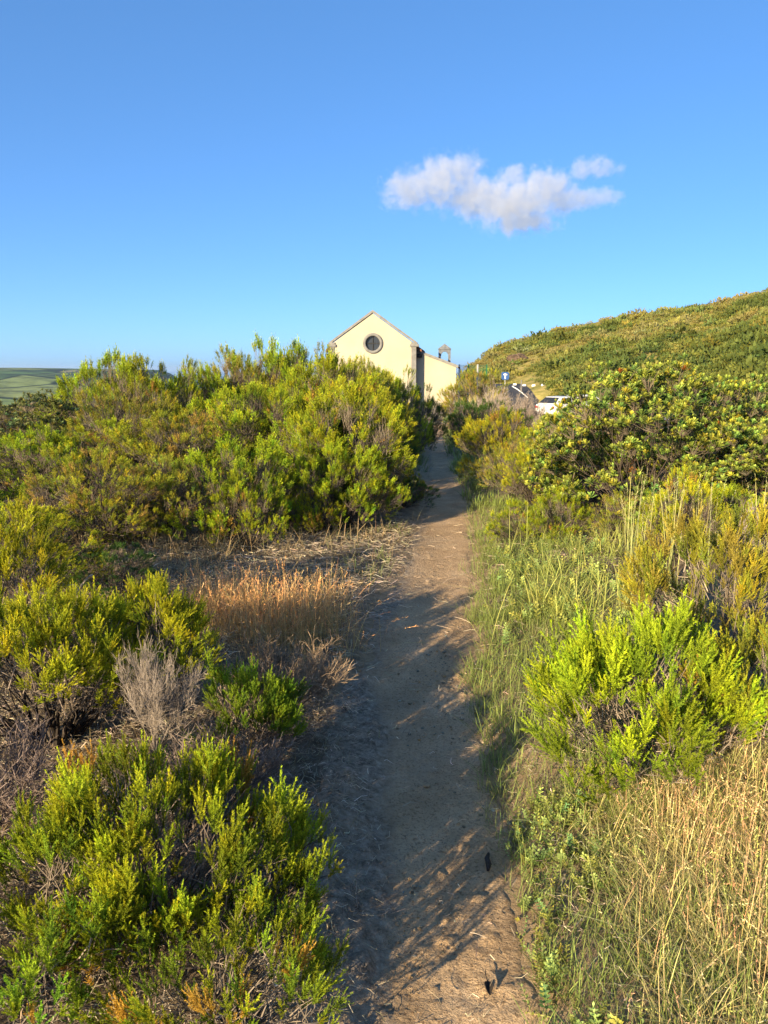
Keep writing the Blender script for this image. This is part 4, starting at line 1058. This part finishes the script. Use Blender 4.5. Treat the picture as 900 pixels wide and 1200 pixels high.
# rock outcrop on the hill
def rock(name, x, y, s, label, mat, seed, sink=.3):
    bm = bmesh.new(); bmesh.ops.create_icosphere(bm, subdivisions=4, radius=1)
    for v in bm.verts:
        p = v.co * 1.3 + Vector((seed, 0, 0)); d = 1 + .35 * mnoise.noise(p) + .18 * mnoise.noise(p * 2.7) + .08 * mnoise.noise(p * 6)
        v.co = v.co * d; v.co.x *= s[0]; v.co.y *= s[1]; v.co.z *= s[2]
    o = bm_obj(name, bm, mat); o.location = (x, y, ground_z(x, y) + s[2] * (1 - 2 * sink) * .5); tag(o, label, 'rock'); return o
rock('rock', wx(607, 118, 3), 118, (1.6, 1.2, 1.0), 'brown rock outcrop on the bare slope of the hill', mat_simple('brown_rock', (.16, .11, .075), .95, .3, 1.5, .6), 3)

# things lying on the path
M_STICK = mat_simple('dark_dead_wood', (.05, .04, .034), .9, .2, 40, .4)
def on_path(px, py_):
    d = EYE / math.tan(math.atan((py_ - 600) / FPX) + PITCH); x = wx(px, d); return x, d, ground_z(x, d) + .012
x, y, z = on_path(570, 1000)
P = np.array([[[0, -.045, .006], [.006, -.02, .012], [.004, .012, .011], [.014, .045, .008]]]); V, F = tubes(P, np.array([[.005, .010, .009, .004]]), 8)
o = link_mesh('stick', V, F, M_STICK, None, None, True); o.location = (x, y, z); tag(o, 'short dark stick lying on the path in a streak of sunlight', 'stick')
x, y, z = on_path(573, 1147)
bm = bmesh.new(); k_ = 10
lf = [(.011 * math.sin(math.pi * i / k_) ** .8, .05 * i / k_) for i in range(k_ + 1)]
for sgn in (-1, 1):
    vs = [bm.verts.new((sgn * a, b, .006 + .012 * (a / .011) ** 2)) for a, b in lf]; vm = [bm.verts.new((0, b, .004)) for a, b in lf]
    for i in range(k_):
        try: bm.faces.new([vm[i], vs[i], vs[i + 1], vm[i + 1]])
        except ValueError: pass
bmesh.ops.remove_doubles(bm, verts=bm.verts[:], dist=1e-5)
bmesh.ops.solidify(bm, geom=bm.faces[:], thickness=.0012)
lo_ = bm_obj('fallen_leaf', bm, M_STICK); lo_.location = (x, y - .02, z); tag(lo_, 'dark curled fallen leaf on the sunlit bare dirt of the path', 'leaf')
V, F = tubes(np.array([[[0, .048, .006], [-.002, .07, .008], [.001, .09, .006]]]), np.array([[.0016, .0014, .001]]), 6); link_mesh('leaf_stalk', V, F, M_STICK, lo_)
def branch(name, pts, r, label, col):
    P = np.array([pts], float); k = P.shape[1]
    A = Acc(); V, F = tubes(P, np.linspace(r, r * .35, k)[None], 6); A.add(V, F, np.array(col))
    for i in range(1, k):
        b = P[0, i]; d = (P[0, i] - P[0, i - 1]); q = b + np.array([d[1], -d[0], abs(d[0]) * .6]) * rng.uniform(.5, 1.0) * (-1) ** i
        V, F = tubes(np.array([[b, (b + q) / 2 + .01, q]]), np.array([[r * .5, r * .35, r * .15]]), 5); A.add(V, F, np.array(col))
    o = A.build(name, M_BARK); tag(o, label, 'branch'); return o
def w3(px, d, top):
    zz = EYE - d * math.tan(math.atan((top - 600) / FPX) + PITCH); return (wx(px, d, zz), d, zz)
branch('dead_branch', [w3(62, 4.3, 742), w3(80, 4.25, 712), w3(92, 4.2, 690), w3(104, 4.2, 675)], .010, 'bleached dead branch slanting up from the shrubs at the left', (.42, .36, .29))
branch('dead_branch', [w3(100, 4.6, 735), w3(130, 4.5, 728), w3(160, 4.4, 742)], .007, 'bleached dead branch lying level behind the yellow-green clumps', (.38, .32, .26))
branch('dead_branch', [w3(8, 5.2, 690), w3(12, 5.15, 650), w3(22, 5.1, 622), w3(42, 5.1, 600)], .008, 'pale bare branch standing upright near the left edge', (.46, .37, .22))
# a dried clod bank stone, paper scrap
x, y, z = on_path(322, 1183)
bm = bmesh.new(); box(bm, -.008, .008, -.006, .006, .02, .0212); o = bm_obj('paper_scrap', bm, M_WHITE); o.location = (x, y, z + .02); o.rotation_euler = (.3, .2, .5); tag(o, 'tiny white paper scrap under the nearest shrub', 'paper')

# ------------------------------------------------------------------ cloud (a real volume, far off)
def make_cloud():
    D_ = 2600.0
    def cp(px, py_, rx, rz, dy=0):
        t = math.atan((600 - py_) / FPX) - PITCH; d = D_ + dy; z = EYE + d * math.tan(t)
        dep = d * math.cos(PITCH) - (z - EYE) * math.sin(PITCH)
        x = (px - 450) / FPX * dep; k = dep / FPX
        return (x, d, z, rx * k, (rx + rz) * .6 * k, rz * k)
    puffs = [cp(480, 222, 38, 24), cp(515, 213, 38, 30, -30), cp(545, 200, 26, 22), cp(560, 232, 50, 26), cp(600, 240, 56, 32, -40), cp(640, 222, 40, 26, -20), cp(612, 258, 46, 18),
             cp(665, 235, 34, 18), cp(690, 197, 24, 13), cp(712, 198, 18, 13), cp(690, 233, 26, 12), cp(716, 231, 17, 11, -30), cp(600, 205, 24, 12, 40)]
    cx = np.mean([p[0] for p in puffs]); cy = D_; cz = np.mean([p[2] for p in puffs])
    bm = bmesh.new()
    for p in puffs:
        r = bmesh.ops.create_icosphere(bm, subdivisions=3, radius=1)
        for v in r['verts']: v.co = (v.co.x * p[3] * 1.28 + p[0] - cx, v.co.y * p[4] * 1.28 + p[1] - cy, v.co.z * p[5] * 1.28 + p[2] - cz)
    m, nt = new_mat('cloud_vapour')
    out = N(nt, 'ShaderNodeOutputMaterial'); pv = N(nt, 'ShaderNodeVolumePrincipled')
    tc = N(nt, 'ShaderNodeTexCoord'); best = None
    nz0 = N(nt, 'ShaderNodeTexNoise'); nz0.inputs['Scale'].default_value = .012; nz0.inputs['Detail'].default_value = 4; L(nt, tc.outputs['Object'], nz0.inputs['Vector'])
    wv = N(nt, 'ShaderNodeVectorMath', operation='MULTIPLY_ADD'); wv.inputs[1].default_value = (60, 60, 60)
    sb = N(nt, 'ShaderNodeVectorMath', operation='SUBTRACT'); sb.inputs[1].default_value = (.5, .5, .5); L(nt, nz0.outputs['Color'], sb.inputs[0])
    L(nt, sb.outputs[0], wv.inputs[0]); L(nt, tc.outputs['Object'], wv.inputs[2])
    for p in puffs:
        mp = N(nt, 'ShaderNodeMapping', vector_type='TEXTURE'); mp.inputs['Location'].default_value = (p[0] - cx, p[1] - cy, p[2] - cz); mp.inputs['Scale'].default_value = p[3:6]
        L(nt, wv.outputs[0], mp.inputs[0]); ln = N(nt, 'ShaderNodeVectorMath', operation='LENGTH'); L(nt, mp.outputs[0], ln.inputs[0])
        sb = N(nt, 'ShaderNodeMath', operation='SUBTRACT'); sb.inputs[0].default_value = 1; L(nt, ln.outputs['Value'], sb.inputs[1])
        if best is None: best = sb.outputs[0]
        else:
            mxn = N(nt, 'ShaderNodeMath', operation='SMOOTH_MAX'); mxn.inputs[2].default_value = .25; L(nt, best, mxn.inputs[0]); L(nt, sb.outputs[0], mxn.inputs[1]); best = mxn.outputs[0]
    nz = N(nt, 'ShaderNodeTexNoise'); nz.inputs['Scale'].default_value = .028; nz.inputs['Detail'].default_value = 6; nz.inputs['Roughness'].default_value = .66; L(nt, tc.outputs['Object'], nz.inputs['Vector'])
    ma = N(nt, 'ShaderNodeMath', operation='MULTIPLY_ADD'); ma.inputs[1].default_value = 2.9; ma.inputs[2].default_value = -1.5; L(nt, nz.outputs[0], ma.inputs[0])
    ad = N(nt, 'ShaderNodeMath', operation='ADD'); L(nt, best, ad.inputs[0]); L(nt, ma.outputs[0], ad.inputs[1])
    rp = N(nt, 'ShaderNodeMapRange', interpolation_type='SMOOTHSTEP'); rp.inputs[1].default_value = .02; rp.inputs[2].default_value = .45; rp.inputs[4].default_value = CLOUD_DENS
    L(nt, ad.outputs[0], rp.inputs[0]); L(nt, rp.outputs[0], pv.inputs['Density'])
    pv.inputs['Color'].default_value = (.74, .76, .82, 1); pv.inputs['Anisotropy'].default_value = .0
    L(nt, pv.outputs[0], out.inputs['Volume'])
    o = bm_obj('cloud', bm, m); o.location = (cx, cy, cz)
    rm = o.modifiers.new('merge', 'REMESH'); rm.mode = 'VOXEL'; rm.voxel_size = 9
    dg_ = bpy.context.evaluated_depsgraph_get(); me = bpy.data.meshes.new_from_object(o.evaluated_get(dg_)); o.modifiers.clear(); o.data = me
    if not me.materials: me.materials.append(m)
    m.cycles.volume_step_rate = 1.0 if hasattr(m, 'cycles') else 1
    tag(o, 'small greyish white cloud alone in the blue sky above the chapel', 'cloud')
CLOUD_DENS = .009
make_cloud()

# ------------------------------------------------------------------ light, sky, haze, camera
SUN_EL, SUN_AZ = R(15), R(34.5)      # sun behind the camera, to the left
to_sun = Vector((-math.sin(SUN_AZ) * math.cos(SUN_EL), -math.cos(SUN_AZ) * math.cos(SUN_EL), math.sin(SUN_EL)))
ld = bpy.data.lights.new('sun', 'SUN'); ld.energy = 5.0; ld.angle = R(.53); ld.color = (1.0, .80, .50)
sun = bpy.data.objects.new('sun', ld); COL.objects.link(sun); sun.rotation_euler = (-to_sun).to_track_quat('-Z', 'Y').to_euler(); sun.location = (0, 0, 60)
w = bpy.data.worlds.new('World'); SC.world = w; w.use_nodes = True; nt = w.node_tree; nt.nodes.clear()
out = N(nt, 'ShaderNodeOutputWorld'); bg = N(nt, 'ShaderNodeBackground'); sky = N(nt, 'ShaderNodeTexSky'); sky.sky_type = 'NISHITA'
sky.sun_disc = False; sky.sun_elevation = SUN_EL; sky.sun_rotation = math.atan2(to_sun.x, to_sun.y)
sky.altitude = 100; sky.air_density = .4; sky.dust_density = 1; sky.ozone_density = 3
gm = N(nt, 'ShaderNodeGamma'); gm.inputs[1].default_value = .6; L(nt, sky.outputs[0], gm.inputs[0])
hs = N(nt, 'ShaderNodeHueSaturation'); hs.inputs['Saturation'].default_value = 1.3; L(nt, gm.outputs[0], hs.inputs['Color'])
tn = N(nt, 'ShaderNodeMix', data_type='RGBA', blend_type='MULTIPLY'); tn.inputs[0].default_value = 1; tn.inputs[7].default_value = (1.084, 1.33, 1.53, 1)
L(nt, hs.outputs[0], tn.inputs[6]); L(nt, tn.outputs[2], bg.inputs[0]); bg.inputs[1].default_value = .126
L(nt, bg.outputs[0], out.inputs[0])

HAZE = True
if HAZE:
    bm = bmesh.new(); box(bm, -S - 50, S + 50, -S - 50, S + 50, -140, 60); m, nt = new_mat('sea_haze')
    out = N(nt, 'ShaderNodeOutputMaterial'); pv = N(nt, 'ShaderNodeVolumePrincipled'); pv.inputs['Density'].default_value = .00006; pv.inputs['Color'].default_value = (.55, .75, 1, 1); pv.inputs['Anisotropy'].default_value = .2
    L(nt, pv.outputs[0], out.inputs['Volume']); hz = bm_obj('haze', bm, m); tag(hz, kind='stuff')

cam = bpy.data.cameras.new('camera'); co = bpy.data.objects.new('camera', cam); COL.objects.link(co)
co.location = (0, 0, EYE); co.rotation_euler = (math.pi / 2 - PITCH, 0, 0)
cam.sensor_fit = 'VERTICAL'; cam.sensor_height = 24; cam.lens = 24 * FPX / 1200; cam.clip_end = 120000; cam.clip_start = .02
SC.camera = co
vs = SC.view_settings; vs.view_transform = 'Standard'; vs.look = 'None'; vs.exposure = 1.35; vs.gamma = 1; vs.use_curve_mapping = False
cy = SC.cycles
cy.max_bounces = 6; cy.diffuse_bounces = 3; cy.transmission_bounces = 3; cy.glossy_bounces = 2; cy.volume_bounces = 2
cy.use_denoising = True; cy.use_adaptive_sampling = True; cy.adaptive_threshold = .02
cy.sample_clamp_indirect = 6
